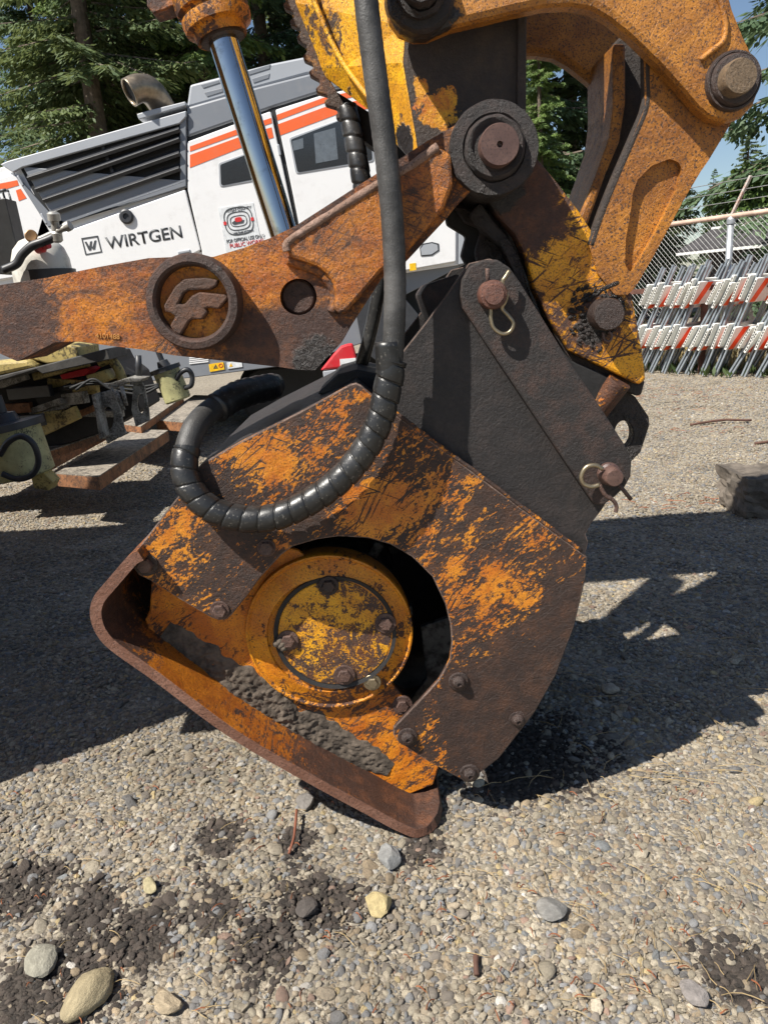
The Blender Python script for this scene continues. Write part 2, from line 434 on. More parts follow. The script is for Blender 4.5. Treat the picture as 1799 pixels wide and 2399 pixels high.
rock(390, 2360, 60, 60, (.45, .36, .24), 32, 8, 'chunk of tan rock at the lower edge of the photo', 60)
# ------------------------------------------------------------------ litter: needles, twigs, dead grass
def litter(name, n, mat, ln, label, seed, zone, rad=.0009, bend=.25):
    rs = random.Random(seed); v = []; f = []
    for _ in range(n):
        u, w_ = zone(rs); p = G(u, w_); L = rs.uniform(*ln); a = rs.uniform(0, 6.28)
        k0 = len(v); seg = 4; z0 = gz(p.x, p.y) + .012
        for i in range(seg + 1):
            q = i / seg; b = a + bend * (q - .5) * rs.uniform(-2, 2)
            c_ = Vector((p.x + math.cos(b) * L * (q - .5), p.y + math.sin(b) * L * (q - .5), z0 + .006 * math.sin(q * 3.14)))
            s = Vector((-math.sin(a), math.cos(a), 0)) * rad * (1 - .6 * q)
            v += [c_ - s, c_ + s, c_ + Vector((0, 0, rad * 1.6))]
        for i in range(seg):
            b = k0 + i * 3
            for j in range(3): f.append((b + j, b + (j + 1) % 3, b + 3 + (j + 1) % 3, b + 3 + j))
    return tag(pyd(name, v, f, mat), label, 'plant litter', kind='stuff')
STRAW = flat('dry straw', (.33, .24, .12), .8); NEED = flat('red needles', (.22, .075, .03), .8); TWIG = flat('twig bark', (.10, .05, .035), .85)
zall = lambda rs: (rs.uniform(0, 1799), rs.uniform(1850, 2399))
zr = lambda rs: (rs.uniform(1100, 1799), rs.uniform(1800, 2399))
litter('dry_needles', 120, STRAW, (.02, .06), 'thin straw-coloured needles strewn on foreground gravel', 5, zall)
litter('dry_needles', 60, STRAW, (.03, .08), 'dry grass stalks strewn on the right foreground gravel', 6, zr)
litter('red_needles', 170, NEED, (.008, .03), 'reddish brown needle bits on foreground gravel', 7, zall, .0016)
litter('dry_needles', 70, STRAW, (.06, .16), 'straw stalks in the shaded gravel right of the head', 8, lambda rs: (rs.uniform(1180, 1799), rs.uniform(1250, 1850)), .0009)
litter('red_needles', 150, NEED, (.03, .10), 'rust-coloured needle drifts on the sunlit yard at right', 9, lambda rs: (rs.gauss(1600, 110), rs.choice([918, 925, 960, 1010, 1180]) + rs.gauss(0, 9)), .0022)
def twig(pts, r, mat, label):
    return tag(tube('twig', [G(u, v) + Vector((0, 0, z + .012)) for u, v, z in spline(pts, 6)], r, mat, None, 8, rfun=lambda s, q, j: r * (1 + .3 * mnoise.noise(Vector((s * 60, q * 3, 0))))), label, 'twig', 'twigs on the gravel')
twig([(1617, 998, .0), (1690, 992, .02), (1760, 990, .01)], .011, TWIG, 'long dark twig lying on the sunlit yard at right')
twig([(1768, 1042, .0), (1850, 1036, .01)], .011, TWIG, 'dark twig cut by the right edge of the photo')
twig([(697, 1915, .01), (695, 1945, .012), (690, 1980, .008), (678, 2010, .0)], .0036, flat('red bark', (.19, .065, .035), .8), 'reddish brown curved twig on gravel below the skid')
twig([(1115, 2255, .004), (1116, 2275, .006), (1117, 2300, .004)], .0055, TWIG, 'short dark brown twig in the centre foreground')
# ================================================================== materials of the machine
def pb(u, v, Y, r, st):
    return (tuple(P(u, v, Y)), r, st)
M = {}
YC = 1.60                                                  # front of the guard plate
M['cover'] = weather('guard plate paint', cover=.40, fine=.48, ps=20, soft=.014, dark=.10, ds=4, stretch=(.62, 1, 1.25), rot=(0, 38, 0), scratch=.9,
    paint=(.66, .25, .018), paint2=(.50, .14, .010), rust=(.036, .020, .015), rust2=(.075, .034, .019),
    blobs=[pb(430, 1250, YC, .12, .04), pb(870, 1190, YC, .12, .15), pb(1140, 1370, YC, .22, .055), pb(1190, 1420, YC, .12, .04), pb(700, 1040, YC, .16, .04), pb(980, 1180, YC, .15, .05), pb(600, 1060, YC, .12, .05),
           pb(1060, 1560, YC, .08, .05), pb(1250, 1240, YC, .06, .05), pb(1200, 1690, YC, .22, -.30), pb(1330, 1450, YC, .10, -.18)],
    darkblobs=[pb(620, 1130, YC, .1, .05)])
M['panel'] = weather('side panel paint', cover=.58, ps=22, dark=.16, ds=5, rot=(0, 35, 0), stretch=(.6, 1, 1.3), scratch=.4, rust=(.07, .035, .022))
M['skid'] = weather('skid paint', cover=.42, ps=15, dark=.16, ds=4, fine=.44, rot=(0, 33, 0), stretch=(.35, 1, 1.5), paint=(.52, .17, .013), paint2=(.33, .09, .01), rust=(.06, .028, .018), rust2=(.14, .055, .026),
    blobs=[pb(560, 1640, 1.6, .3, .12), pb(980, 1900, 1.6, .22, -.4), pb(290, 1400, 1.6, .13, -.3)])
M['skid_rim'] = weather('skid rim rust', cover=.02, ps=14, rust=(.17, .075, .045), rust2=(.24, .12, .08), dark=.02, scratch=.2)
M['hub'] = weather('hub paint', cover=.60, ps=20, dark=.18, ds=7, fine=.46, soft=.012, paint=(.74, .29, .010), paint2=(.55, .17, .01), scratch=.2, stretch=(1, .4, 1))
M['hubdisc'] = weather('hub disc paint', cover=.50, ps=34, dark=.10, ds=8, soft=.014, fine=.4, paint=(.80, .38, .012), paint2=(.62, .25, .01), rust=(.07, .04, .03), scratch=.1)
M['black'] = weather('bracket grime', cover=.03, ps=8, rust=(.018, .0155, .0155), rust2=(.034, .026, .024), dark=.2, scratch=.3, rough=(.5, .60, .42), bump=.55)
M['bar'] = weather('link bar grime', cover=.03, ps=8, rust=(.021, .017, .016), rust2=(.055, .031, .024), dark=.18, scratch=.3, rough=(.5, .58, .4), bump=.7)
M['arm'] = weather('front arm paint', cover=.44, ps=15, soft=.10, dark=.16, ds=3, stretch=(.9, 1, 1.1), scratch=.6, grit=1.5,
    paint=(.56, .19, .010), paint2=(.34, .09, .010), rust=(.050, .022, .015), rust2=(.12, .045, .02), rough=(.40, .55, .30),
    blobs=[pb(230, 720, 1.6, .16, .10), pb(590, 640, 1.6, .14, .12), pb(20, 740, 1.6, .14, -.16), pb(720, 840, 1.6, .14, -.2), pb(620, 820, 1.6, .12, -.2)],
    darkblobs=[pb(730, 850, 1.6, .09, .16), pb(900, 450, 1.6, .05, .08)])
M['armplate'] = weather('raised plate paint', cover=.56, ps=15, soft=.10, dark=.20, ds=4, scratch=.5, grit=1.6, paint=(.50, .17, .012), paint2=(.33, .09, .01), rust=(.06, .028, .018),
    darkblobs=[pb(860, 480, 1.6, .07, .12), pb(830, 720, 1.6, .07, .1)])
M['badge'] = weather('badge paint', cover=.60, ps=20, soft=.06, dark=.12, fine=.4, paint=(.60, .23, .01), paint2=(.40, .11, .01))
M['badge_rim'] = weather('badge rim rust', cover=.06, ps=14, rust=(.045, .024, .018), rust2=(.085, .04, .026), dark=.3)
M['logo'] = weather('badge letter rust', cover=.24, ps=24, rust=(.07, .035, .022), rust2=(.14, .06, .03), dark=.1)
M['crescent'] = weather('upper link paint', cover=.70, ps=20, soft=.08, dark=.10, ds=3, fine=.4, grit=1.9, paint=(.50, .20, .022), paint2=(.30, .11, .016), rust=(.075, .036, .02), scratch=.5,
    darkblobs=[pb(985, 20, 1.6, .10, .4), pb(1110, 30, 1.6, .07, .1)])
M['casting'] = weather('casting paint', cover=.66, ps=26, soft=.09, dark=.08, ds=3, fine=.45, grit=2.0, paint=(.46, .18, .020), paint2=(.26, .095, .016), rust=(.075, .036, .02), scratch=.3)
M['ylink'] = weather('lower link paint', cover=.50, ps=14, soft=.04, dark=.14, ds=4, fine=.4, grit=1.3, paint=(.80, .36, .008), paint2=(.58, .21, .008), scratch=1.0,
    blobs=[pb(1340, 640, 1.68, .11, .16), pb(1470, 860, 1.68, .10, .14), pb(1190, 440, 1.68, .11, -.3), pb(1250, 520, 1.68, .1, -.1)], darkblobs=[pb(1385, 770, 1.68, .075, .28), pb(1170, 430, 1.68, .10, .3)])
M['stick'] = weather('stick grime and web shade', cover=.04, ps=14, rust=(.030, .021, .017), rust2=(.055, .036, .024), dark=.28, scratch=.3, paint=(.82, .42, .01), fine=.45,  # grime; also paints the shade on the rear link web
    blobs=[pb(1045, 275, 1.7, .055, .36), pb(1050, 215, 1.7, .035, .34), pb(995, 250, 1.7, .055, .36), pb(985, 190, 1.7, .03, .3)])
M['sticky'] = weather('stick side paint', cover=.72, ps=16, dark=.18, ds=5, fine=.3, grit=1.2, paint=(.84, .44, .008), paint2=(.58, .26, .01), rust=(.05, .03, .018), scratch=.3,
    blobs=[pb(760, 80, 1.9, .14, -.12)], darkblobs=[pb(830, 210, 1.9, .05, .14), pb(760, 190, 1.95, .05, .14), pb(935, 110, 1.8, .05, .24), pb(950, 330, 1.75, .06, .3)])
M['teeth'] = weather('serrated plate paint', cover=.34, ps=14, soft=.06, dark=.22, paint=(.55, .24, .02), paint2=(.36, .14, .02), rust=(.06, .035, .022))
M['grease'] = weather('greasy black steel', cover=.01, ps=9, rust=(.020, .016, .015), rust2=(.045, .03, .026), dark=.5, rough=(.4, .5, .26), bump=1.0, scratch=0)
M['pin'] = weather('pin end rust', cover=.01, ps=9, rust=(.085, .048, .040), rust2=(.13, .075, .06), dark=.08, rough=(.5, .42, .35), scratch=0, bump=.25)
M['pin_red'] = weather('rusty pin head', cover=.01, ps=9, rust=(.10, .042, .030), rust2=(.17, .07, .045), dark=.04, rough=(.5, .5, .4), scratch=0, bump=.8)
M['pin_tan'] = weather('dusty pin head', cover=.01, ps=9, rust=(.15, .10, .055), rust2=(.21, .14, .08), dark=.04, scratch=0, bump=1.0)
M['bolt'] = weather('bolt rust', cover=.02, ps=20, rust=(.075, .042, .033), rust2=(.14, .08, .06), dark=.1, rough=(.5, .45, .35), scratch=0)
M['boltdark'] = weather('bolt grime', cover=.02, ps=20, rust=(.035, .022, .018), rust2=(.06, .036, .028), dark=.2, rough=(.5, .4, .3), scratch=0)
M['weld'] = weather('worn edge weld', cover=.05, ps=14, rust=(.22, .13, .09), rust2=(.34, .22, .17), dark=.18, ds=9, scratch=0)
M['mud'] = flat('dried mud', (.095, .075, .057), .95, var=.5, vs=40, bump=1.0, bs=130)
M['clip'] = flat('clip steel', (.30, .25, .17), .38, .8, .2, 40, .2, dirt=(.05, .03, .02), dirt_amt=.2, ds=20)
M['void'] = flat('black steel and hollow shade', (.016, .015, .015), .7, 0, .3, 20, .4)  # near-black for real dark steel and for painted shade in hollows
M['drum'] = flat('worn drum steel', (.20, .19, .17), .6, .3, .3, 10, .5, dirt=(.03, .028, .025), dirt_amt=.5)
t = NT('chrome rod'); co = t.co()
M['chrome'] = t.done(t.mix(t.rng(t.noise(co, 30, 5), .5, .75), (.46, .47, .49), (.25, .25, .25)), t.math('MULTIPLY_ADD', t.noise(co, 60, 5), .12, .04), 1.0)
def rubber(name, col, rough, bump, sc=300):
    t = NT(name); co = t.co()
    c = t.mix(t.rng(t.noise(co, 8, 6, .7), .45, .7), col, tuple(x * 2.2 + .008 for x in col))
    c = t.mix(t.math('MULTIPLY', t.rng(t.noise(co, sc * 1.3, 2), .62, .7), .5), c, (.16, .15, .13))
    h = t.noise(co, sc, 3, .6)
    return t.done(c, t.math('MULTIPLY_ADD', t.noise(co, 25, 5), .3, rough - .15), 0, t.bump(h, bump, .002))
M['rubber'] = rubber('hose rubber', (.034, .033, .032), .52, .5)
M['guard'] = rubber('spiral guard plastic', (.015, .015, .015), .36, .3, 120)

# ================================================================== excavator linkage
EX = thing('excavator', (-2.6, 2.0, 0), 'weathered orange excavator linkage with round letter badge, chrome cylinder rod and pivot pins', 'excavator')

# --- front arm with the badge
YA = 1.61
arm_px = [(-700, 790), (-300, 735), (0, 667), (108, 650), (230, 625), (347, 604), (440, 600), (500, 601), (570, 580), (633, 557), (693, 528), (838, 436), (924, 380),
          (1000, 330), (1078, 285), (1100, 275), (1160, 300), (1160, 400), (1110, 440), (1070, 480), (1045, 512), (1000, 560), (942, 622), (895, 650), (819, 768), (800, 802), (738, 867),
          (700, 866), (651, 859), (542, 846), (407, 832), (330, 818), (260, 810), (190, 800), (130, 801), (80, 826), (40, 846), (0, 828), (-100, 836), (-400, 900), (-700, 960)]
hole = circ(699, 695, 43)
M['edge'] = weather('worn bare edge', cover=.05, ps=20, rust=(.10, .065, .05), rust2=(.22, .15, .12), dark=.2, ds=9, scratch=0)
AR = plate('front_arm', arm_px, YA, .15, M['arm'], EX, .007, [hole], edge=M['edge'])
tag(AR, 'long orange front arm, rusty, with raised round badge')
c = P(699, 695, YA + .016); lathe('pin', c, [(.001, .0), (.031, 0), (.035, -.004), (.0365, -.09)], M['badge_rim'], AR)
raised = [(668, 576), (683, 556), (760, 508), (883, 431), (957, 388), (1028, 342), (1058, 360), (1062, 430), (1040, 490), (1000, 538), (942, 604), (895, 636), (816, 728), (800, 738), (781, 726),
          (785, 690), (778, 662), (765, 642), (742, 624), (705, 611), (680, 604)]
plate('raised_plate', raised, YA - .026, .03, M['armplate'], AR, .008)
wp = [P(u, v, YA - .022) for u, v in spline([(674, 588), (672, 573), (686, 558), (760, 510), (883, 433), (957, 390), (1026, 344)], 10)]
tube('weld_bead', wp, .009, M['weld'], AR, 10, rfun=lambda s, q, j: .0085 + .0022 * mnoise.noise(Vector((s * 45, q * 4, 0))))
wp = [P(u, v, YA - .003) for u, v in spline([(676, 606), (706, 618), (745, 632), (768, 652), (784, 680), (785, 710), (778, 730)], 10)]
tube('weld_bead', wp, .009, M['arm'], AR, 10, rfun=lambda s, q, j: .012 + .003 * mnoise.noise(Vector((s * 60, q * 4, 3))))
# badge
bc = P(462, 708, YA); s_ = mpp(462, 708, 1.56); rb = 115 * s_ * .97
BD = lathe('badge', bc, [(rb * 1.0, -.02), (rb, .028), (rb * .985, .040), (rb * .95, .048), (rb * .82, .050), (rb * .765, .046), (rb * .745, .038), (rb * .735, .018), (.001, .018)], M['badge_rim'], AR, 64)
lathe('badge_face', bc, [(rb * .75, .010), (rb * .74, .0195), (.001, .0195)], M['badge'], BD, 64)
def zoom3(pts): return [(u * .5425, 550 + v * .5425) for u, v in pts]
logo = zoom3([(705, 305), (755, 222), (795, 188), (885, 184), (942, 194), (932, 222), (905, 236), (815, 238), (792, 252), (770, 297), (795, 300), (828, 262), (862, 246), (975, 258), (984, 275), (945, 320),
              (900, 313), (885, 319), (897, 333), (872, 366), (832, 362), (815, 374), (780, 434), (752, 420), (733, 392), (757, 352), (735, 336), (712, 332)])
plate('badge_letter', logo, YA - .040, .024, M['logo'], BD, .006)
# boss and pivot pin
c = P(1154, 351, YA)
ps_ = mpp(1154, 351, 1.58)
lathe('pivot_boss', c, [(106 * ps_, -.2), (106 * ps_, .016), (103 * ps_, .022), (76 * ps_, .024), (72 * ps_, .020), (70 * ps_, .030), (64 * ps_, .036), (56 * ps_, .034), (50 * ps_, .030), (.001, .03)], M['grease'], AR, 56, jag=.0022)
cp = P(1165, 344, YA - .03)
pp = lathe('pivot_pin', cp, [(46 * ps_, -.05), (46 * ps_, .026), (44 * ps_, .030), (.006, .030), (.005, .020), (.0005, .018)], M['pin'], AR, 48)
# stamped number under the badge
def text(name, body, u, v, Y, h_px, ang, mat, parent, depth_m=.001, shear=0, mirror=1, xs=1.0, bold=0):
    cu = bpy.data.curves.new(name, 'FONT'); cu.body = body; cu.size = 1; cu.extrude = .0; cu.offset = bold; cu.shear = shear
    o = bpy.data.objects.new(name, cu); COL.objects.link(o)
    dg = bpy.context.evaluated_depsgraph_get(); me = bpy.data.meshes.new_from_object(o.evaluated_get(dg))
    bpy.data.objects.remove(o); bpy.data.curves.remove(cu)
    co_ = np.array([v_.co for v_ in me.vertices]); hmax = .72
    sc = h_px * mpp(u, v, Y) / hmax; p0 = P(u, v, Y)
    ca, sa = math.cos(R(ang)), math.sin(R(ang))
    for v_ in me.vertices:
        x, z = v_.co.x * sc * xs, v_.co.y * sc
        v_.co = (p0.x + x * ca - z * sa, p0.y, p0.z + x * sa + z * ca)
    bm = bmesh.new(); bm.from_mesh(me); bmesh.ops.recalc_face_normals(bm, faces=bm.faces)
    g = bmesh.ops.extrude_face_region(bm, geom=list(bm.faces), use_keep_orig=True)
    bmesh.ops.translate(bm, verts=[e for e in g['geom'] if isinstance(e, bmesh.types.BMVert)], vec=(0, depth_m, 0))
    me.clear_geometry() if False else None
    return obj(name, bm, mat, parent)
text('stamped_number', '4101488', 224, 791, YA - .0025, 11, -3 - 4, flat('number paint', (.55, .26, .07), .6), AR, .003, xs=1.05)

# --- stick (dark box section), its painted cheek and serrated plate
YS = 1.70
ST = plate('stick', [(941, -900), (950, 60), (943, 145), (972, 313), (990, 420), (1240, 470), (1234, 260), (1232, -900)], YS, .30, M['stick'], EX, .010)
plate('edge_flange', [(1211, -900), (1213, 60), (1211, 280), (1233, 290), (1234, 60), (1232, -900)], YS - .012, .014, M['stick'], ST, .004)
vs = [P(945, -900, YS + .004), P(951, 60, YS + .004), P(944, 145, YS + .004), P(973, 313, YS + .004), P(985, 400, YS + .004)]
ws = [P(560, -900, YS + .26), P(668, 0, YS + .26), P(735, 160, YS + .26), P(868, 260, YS + .16), P(930, 340, YS + .10)]
mid = [a.lerp(b, .62) for a, b in zip(vs, ws)]
bm = bmesh.new()
rows = [[bm.verts.new(p) for p in L] for L in (vs, mid, ws)]
for i in range(2):
    for j in range(4): bm.faces.new((rows[i][j], rows[i + 1][j], rows[i + 1][j + 1], rows[i][j + 1]))
g = bmesh.ops.extrude_face_region(bm, geom=list(bm.faces), use_keep_orig=True)
bmesh.ops.translate(bm, verts=[e for e in g['geom'] if isinstance(e, bmesh.types.BMVert)], vec=(.02, .05, 0))
CK = obj('cheek_plate', bm, M['sticky'], ST, .004)
tube('weld_bead', [P(u, v, YS + y - .004) for u, v, y in spline([(690, -120, .17), (752, 40, .16), (800, 140, .15), (862, 225, .11), (905, 270, .08)], 12)], .006, M['sticky'], ST, 8)
tips = [(640, -60), (651, -28), (663, 7), (678, 47), (694, 83), (709, 130), (723, 166), (739, 206), (759, 235), (786, 268), (808, 289)]
edge = []
for i in range(len(tips) - 1):
    (u0, v0), (u1, v1) = tips[i], tips[i + 1]
    edge += [(u0, v0), (u0 + 3, v0 + 9), (u0 + (u1 - u0) * .45 + 17, v0 + (v1 - v0) * .45 + 2), (u0 + (u1 - u0) * .75 + 15, v0 + (v1 - v0) * .75)]
edge += [tips[-1], (834, 299), (826, 282), (800, 232), (775, 190), (755, 130), (725, 60), (700, -10), (680, -70)]
plate('serrated_plate', edge, YS + .235, .03, M['teeth'], ST, .003)
plate('stick_shade_sheet', [(775, 205), (866, 262), (985, 330), (985, 420), (840, 320)], YS + .27, .06, M['void'], ST, .003)  # dark sheet standing in for the shade in the gap under the cheek

# --- upper link pair
YU = 1.62
cres = [(905, -10), (912, 40), (935, 72), (970, 86), (1005, 84), (1057, 62), (1130, 45), (1203, 27), (1279, 11), (1340, 8), (1388, 16), (1429, 40), (1480, 81), (1547, 146), (1600, 205), (1640, 252), (1668, 274), (1705, 284),
        (1742, 272), (1770, 243), (1784, 205), (1784, 165), (1769, 129), (1745, 78), (1721, 18), (1700, -60), (1640, -160), (1500, -240), (1250, -270), (1050, -200), (930, -90)]
UL = plate('upper_link', cres, YU, .055, M['crescent'], EX, .014)
# the far twin stands behind it, same size
def far_twin(o, dy, name, mat=None, keep=False):
    c = o.copy()
    if mat: c.data = o.data.copy(); c.data.materials[0] = mat
    c.name = name; COL.objects.link(c)
    if o.parent: c.parent = o.parent; c.matrix_parent_inverse = o.matrix_parent_inverse.copy()
    c.location.y += dy; return c
far_twin(UL, .30, 'upper_link')
ps2 = mpp(1717, 188, 1.6)
c = P(1715, 190, YU)
lathe('collar', c, [(66 * ps2, -.03), (66 * ps2, .004), (63 * ps2, .012), (59 * ps2, .012), (58 * ps2, .008), (56 * ps2, .016), (52 * ps2, .022), (44 * ps2, .023), (.001, .023)], M['boltdark'], UL, 48)
lathe('pivot_pin', P(1718, 187, YU - .02), [(39 * ps2, -.05), (39 * ps2, .026), (36 * ps2, .032), (.001, .033)], M['pin_tan'], UL, 40, jag=.0003)
lathe('pin_shaft', P(1715, 190, YU + .05), [(50 * ps2, 0), (50 * ps2, -.32)], M['stick'], UL, 24)
c = P(983, -8, YU)
lathe('pivot_boss', c, [(78 * ps2, -.05), (78 * ps2, .012), (72 * ps2, .02), (56 * ps2, .022), (54 * ps2, .034), (44 * ps2, .04), (40 * ps2, .034), (38 * ps2, .06), (34 * ps2, .064), (.001, .064)], M['grease'], UL, 44, jag=.003)
tube('edge_groove', [P(u, v, YU - .001) for u, v in spline([(1668, -40), (1690, 10), (1700, 60), (1694, 95), (1668, 118), (1640, 140)], 8)], .006, M['crescent'], UL, 8)

# --- rear casting link
YR = 1.675
cast = [(1508, 120), (1511, 250), (1478, 330), (1440, 420), (1408, 500), (1380, 575), (1400, 640), (1440, 690), (1470, 690), (1488, 673), (1534, 594), (1567, 533), (1601, 469), (1642, 400), (1661, 373), (1711, 290), (1760, 200), (1715, 120), (1600, 100)]
rec = [(1466, 560), (1477, 499), (1483, 450), (1494, 420), (1526, 388), (1568, 371), (1590, 379), (1598, 397), (1584, 445), (1552, 510), (1520, 570), (1478, 640), (1464, 620)]
CS = plate('rear_link', cast, YR, .02, M['casting'], EX, .003, [rounded(rec, 14)])
plate('pocket_floor', [(1450, 560), (1470, 420), (1520, 370), (1606, 366), (1590, 470), (1480, 655), (1450, 640)], YR + .014, .012, M['casting'], CS, 0)
tube('edge_lip', [P(u, v, YR + .010) for u, v in spline([(1513, 100), (1513, 180), (1512, 250), (1480, 330), (1441, 420), (1409, 500), (1383, 575)], 8)], .011, M['stick'], CS, 12)
plate('web', [(1437, 100), (1437, 245), (1430, 310), (1399, 400), (1360, 500), (1345, 560), (1420, 560), (1500, 300), (1520, 150), (1480, 60)], YR + .12, .03, M['stick'], CS, .006)  # shade of the recess painted with the dark stick colour
plate('far_flange', [(1437, 100), (1437, 250), (1428, 320), (1396, 410), (1352, 520), (1372, 540), (1418, 410), (1452, 330), (1466, 240), (1466, 100)], YR + .085, .20, M['casting'], CS, .006)

# --- lower link pair with the greasy pin
YL = 1.68
low = [(1095, 400), (1130, 450), (1165, 505), (1205, 548), (1232, 602), (1252, 680), (1290, 752), (1333, 822), (1420, 864), (1492, 899), (1505, 902), (1514, 888), (1510, 850), (1501, 794), (1482, 691), (1442, 620), (1391, 546), (1361, 498), (1310, 430), (1258, 368), (1200, 300), (1120, 320)]
LL = plate('lower_link', low, YL, .05, M['ylink'], EX, .010)
plate('link_back_edge', [(1333, 822), (1420, 864), (1492, 900), (1512, 892), (1503, 925), (1492, 928), (1420, 893), (1339, 848), (1290, 770)], YL + .03, .12, M['grease'], LL, .006)
rail = [(1125, 470), (1160, 520), (1196, 560), (1222, 612), (1240, 690), (1278, 762), (1332, 850), (1305, 850), (1255, 780), (1218, 700), (1200, 630), (1175, 580), (1130, 540), (1100, 500)]
plate('inner_rail', rail, YL + .012, .05, M['grease'], LL, .008)
c = P(1411, 735, YL)
ps3 = mpp(1411, 735, 1.66)
lathe('pin', c, [(37 * ps3, -.05), (37 * ps3, .044), (34 * ps3, .050), (.001, .051)], M['boltdark'], LL, 36, jag=.0008)
# grease squeezed out round the pin
bm = bmesh.new()
for i in range(300):
    a = random.uniform(0, 6.28); rr = (.034 + .030 * random.random() ** 1.6) * (1.25 if math.cos(a - 3.3) > .1 else .8)
    q = c + Vector((math.cos(a) * rr, -random.uniform(-.003, .003), math.sin(a) * rr)); s = random.uniform(.002, .005)
    bmesh.ops.create_icosphere(bm, subdivisions=1, radius=1, matrix=Matrix.Translation(q) @ Matrix.Rotation(a, 4, 'Y') @ Matrix.Diagonal((s * 1.6, s * .45, s, 1)))
tag(obj('grease_smear', bm, M['grease'], LL, smooth=True), kind='stuff')
tube('pin_clip', [P(u, v, YL - y) for u, v, y in spline([(1398, 690, .03), (1410, 678, .036), (1432, 668, .03), (1447, 662, .02)], 6)], .005, M['grease'], LL, 8)
tube('pin_clip', [P(u, v, YL - .02) for u, v in spline([(1412, 778), (1416, 796), (1428, 798), (1433, 786), (1426, 776)], 5)], .003, M['pin'], LL, 8)
zz = [(1030, 470), (1045, 504), (1048, 525), (1093, 552), (1081, 598), (1098, 628), (1180, 700), (1260, 830), (1345, 900), (1330, 700), (1180, 470), (1090, 430)]
plate('inner_bracket', zz, YL + .10, .04, M['void'], LL, .006)
plate('inner_bracket', [(1062, 480), (1090, 520), (1128, 536), (1112, 590), (1125, 640), (1240, 780), (1300, 820), (1180, 500)], YL + .05, .03, M['grease'], LL, .008)

# --- hydraulic cylinder, chrome rod
YY = 1.86
a0, a1 = P(517, 76, YY), P(672, 570, YY - .02)
ax = (a0 - a1).normalized()
CY = lathe('hydraulic_cylinder', a0, [(.034, -.004), (.056, -.012), (.060, .004), (.064, .007), (.073, .010), (.076, .024), (.076, .034), (.068, .038), (.068, .044), (.079, .048), (.081, .056), (.081, .9), (.05, .92)],
           weather('cylinder barrel paint', cover=.52, ps=18, dark=.3, paint=(.70, .27, .01), paint2=(.40, .13, .01), darkblobs=[pb(505, 70, 1.86, .075, .12)]), EX, 44, axis=ax)
lathe('rod_seal', a0, [(.0335, -.016), (.048, -.016), (.050, -.005), (.0335, -.004)], M['boltdark'], CY, 40, axis=ax)
lathe('rod', a0 + ax * .05, [(.0325, 0), (.0325, -.72)], M['chrome'], CY, 48, axis=ax)
plate('lug', [(340, -60), (344, 12), (358, 30), (385, 22), (420, 6), (425, -60)], YY - .02, .06, M['arm'], CY, .008, rad=6)

# --- hoses
def guardfun(r0, pitch):
    def f(s, q, j):
        x = (s / pitch + q) % 1.0
        return r0 * (1.0 + .09 * math.sin(math.pi * min(1, x / .9) * .7) ** .7) if x < .9 else r0 * .93
    return f
YH = 1.545
top = [(838, -500, YH + .10), (850, -150, YH + .03), (858, 0, YH), (880, 180, YH), (903, 350, YH), (918, 500, YH), (925, 640, YH), (924, 760, YH), (918, 860, YH)]
H1 = tube('hydraulic_hose', [P(*p) for p in spline(top, 14)], .0222, M['rubber'], EX, 24, rfun=lambda s, q, j: .0222 + .0004 * math.sin((s / .02 + q) * 6.28))
loop = [(919, 845, YH), (908, 910, YH), (888, 985, YH), (852, 1058, YH), (795, 1125, YH), (720, 1178, YH), (640, 1212, YH), (560, 1214, YH + .005), (490, 1190, YH + .012), (447, 1145, YH + .025), (432, 1095, YH + .04), (438, 1050, YH + .06)]
pts = spline(loop, 60)
tube('spiral_guard', [P(*p) for p in pts], .03, M['guard'], H1, 36, rfun=guardfun(.0278, .0365))
back = [(438, 1060, YH + .055), (442, 1035, YH + .07), (460, 995, YH + .10), (495, 960, YH + .16), (545, 935, YH + .22), (600, 910, YH + .30), (650, 900, YH + .36)]
tube('hose_end', [P(*p) for p in spline(back, 10)], .0262, M['rubber'], H1, 22)
tube('hose_cuff', [P(*p) for p in spline([(505, 957, YH + .17), (560, 925, YH + .23), (640, 905, YH + .33)], 10)], .034, M['guard'], H1, 22, rfun=lambda s, q, j: .034 + .0015 * math.sin(s * 300))
tube('hose_sleeve', [P(*p) for p in spline([(908, 800, YH - .002), (912, 862, YH - .002), (914, 880, YH)], 6)], .027, M['guard'], H1, 20)
H2 = tube('return_hose', [P(*p) for p in spline([(812, 250, 1.95), (824, 300, 1.94), (836, 360, 1.93), (850, 440, 1.92), (870, 560, 1.92), (890, 640, 1.92), (880, 720, 1.92), (862, 800, 1.92), (842, 870, 1.93)], 30)], .03, M['guard'], EX, 24, rfun=lambda s, q, j: guardfun(.0225, .036)(s, q, j) if s < .33 else .017)

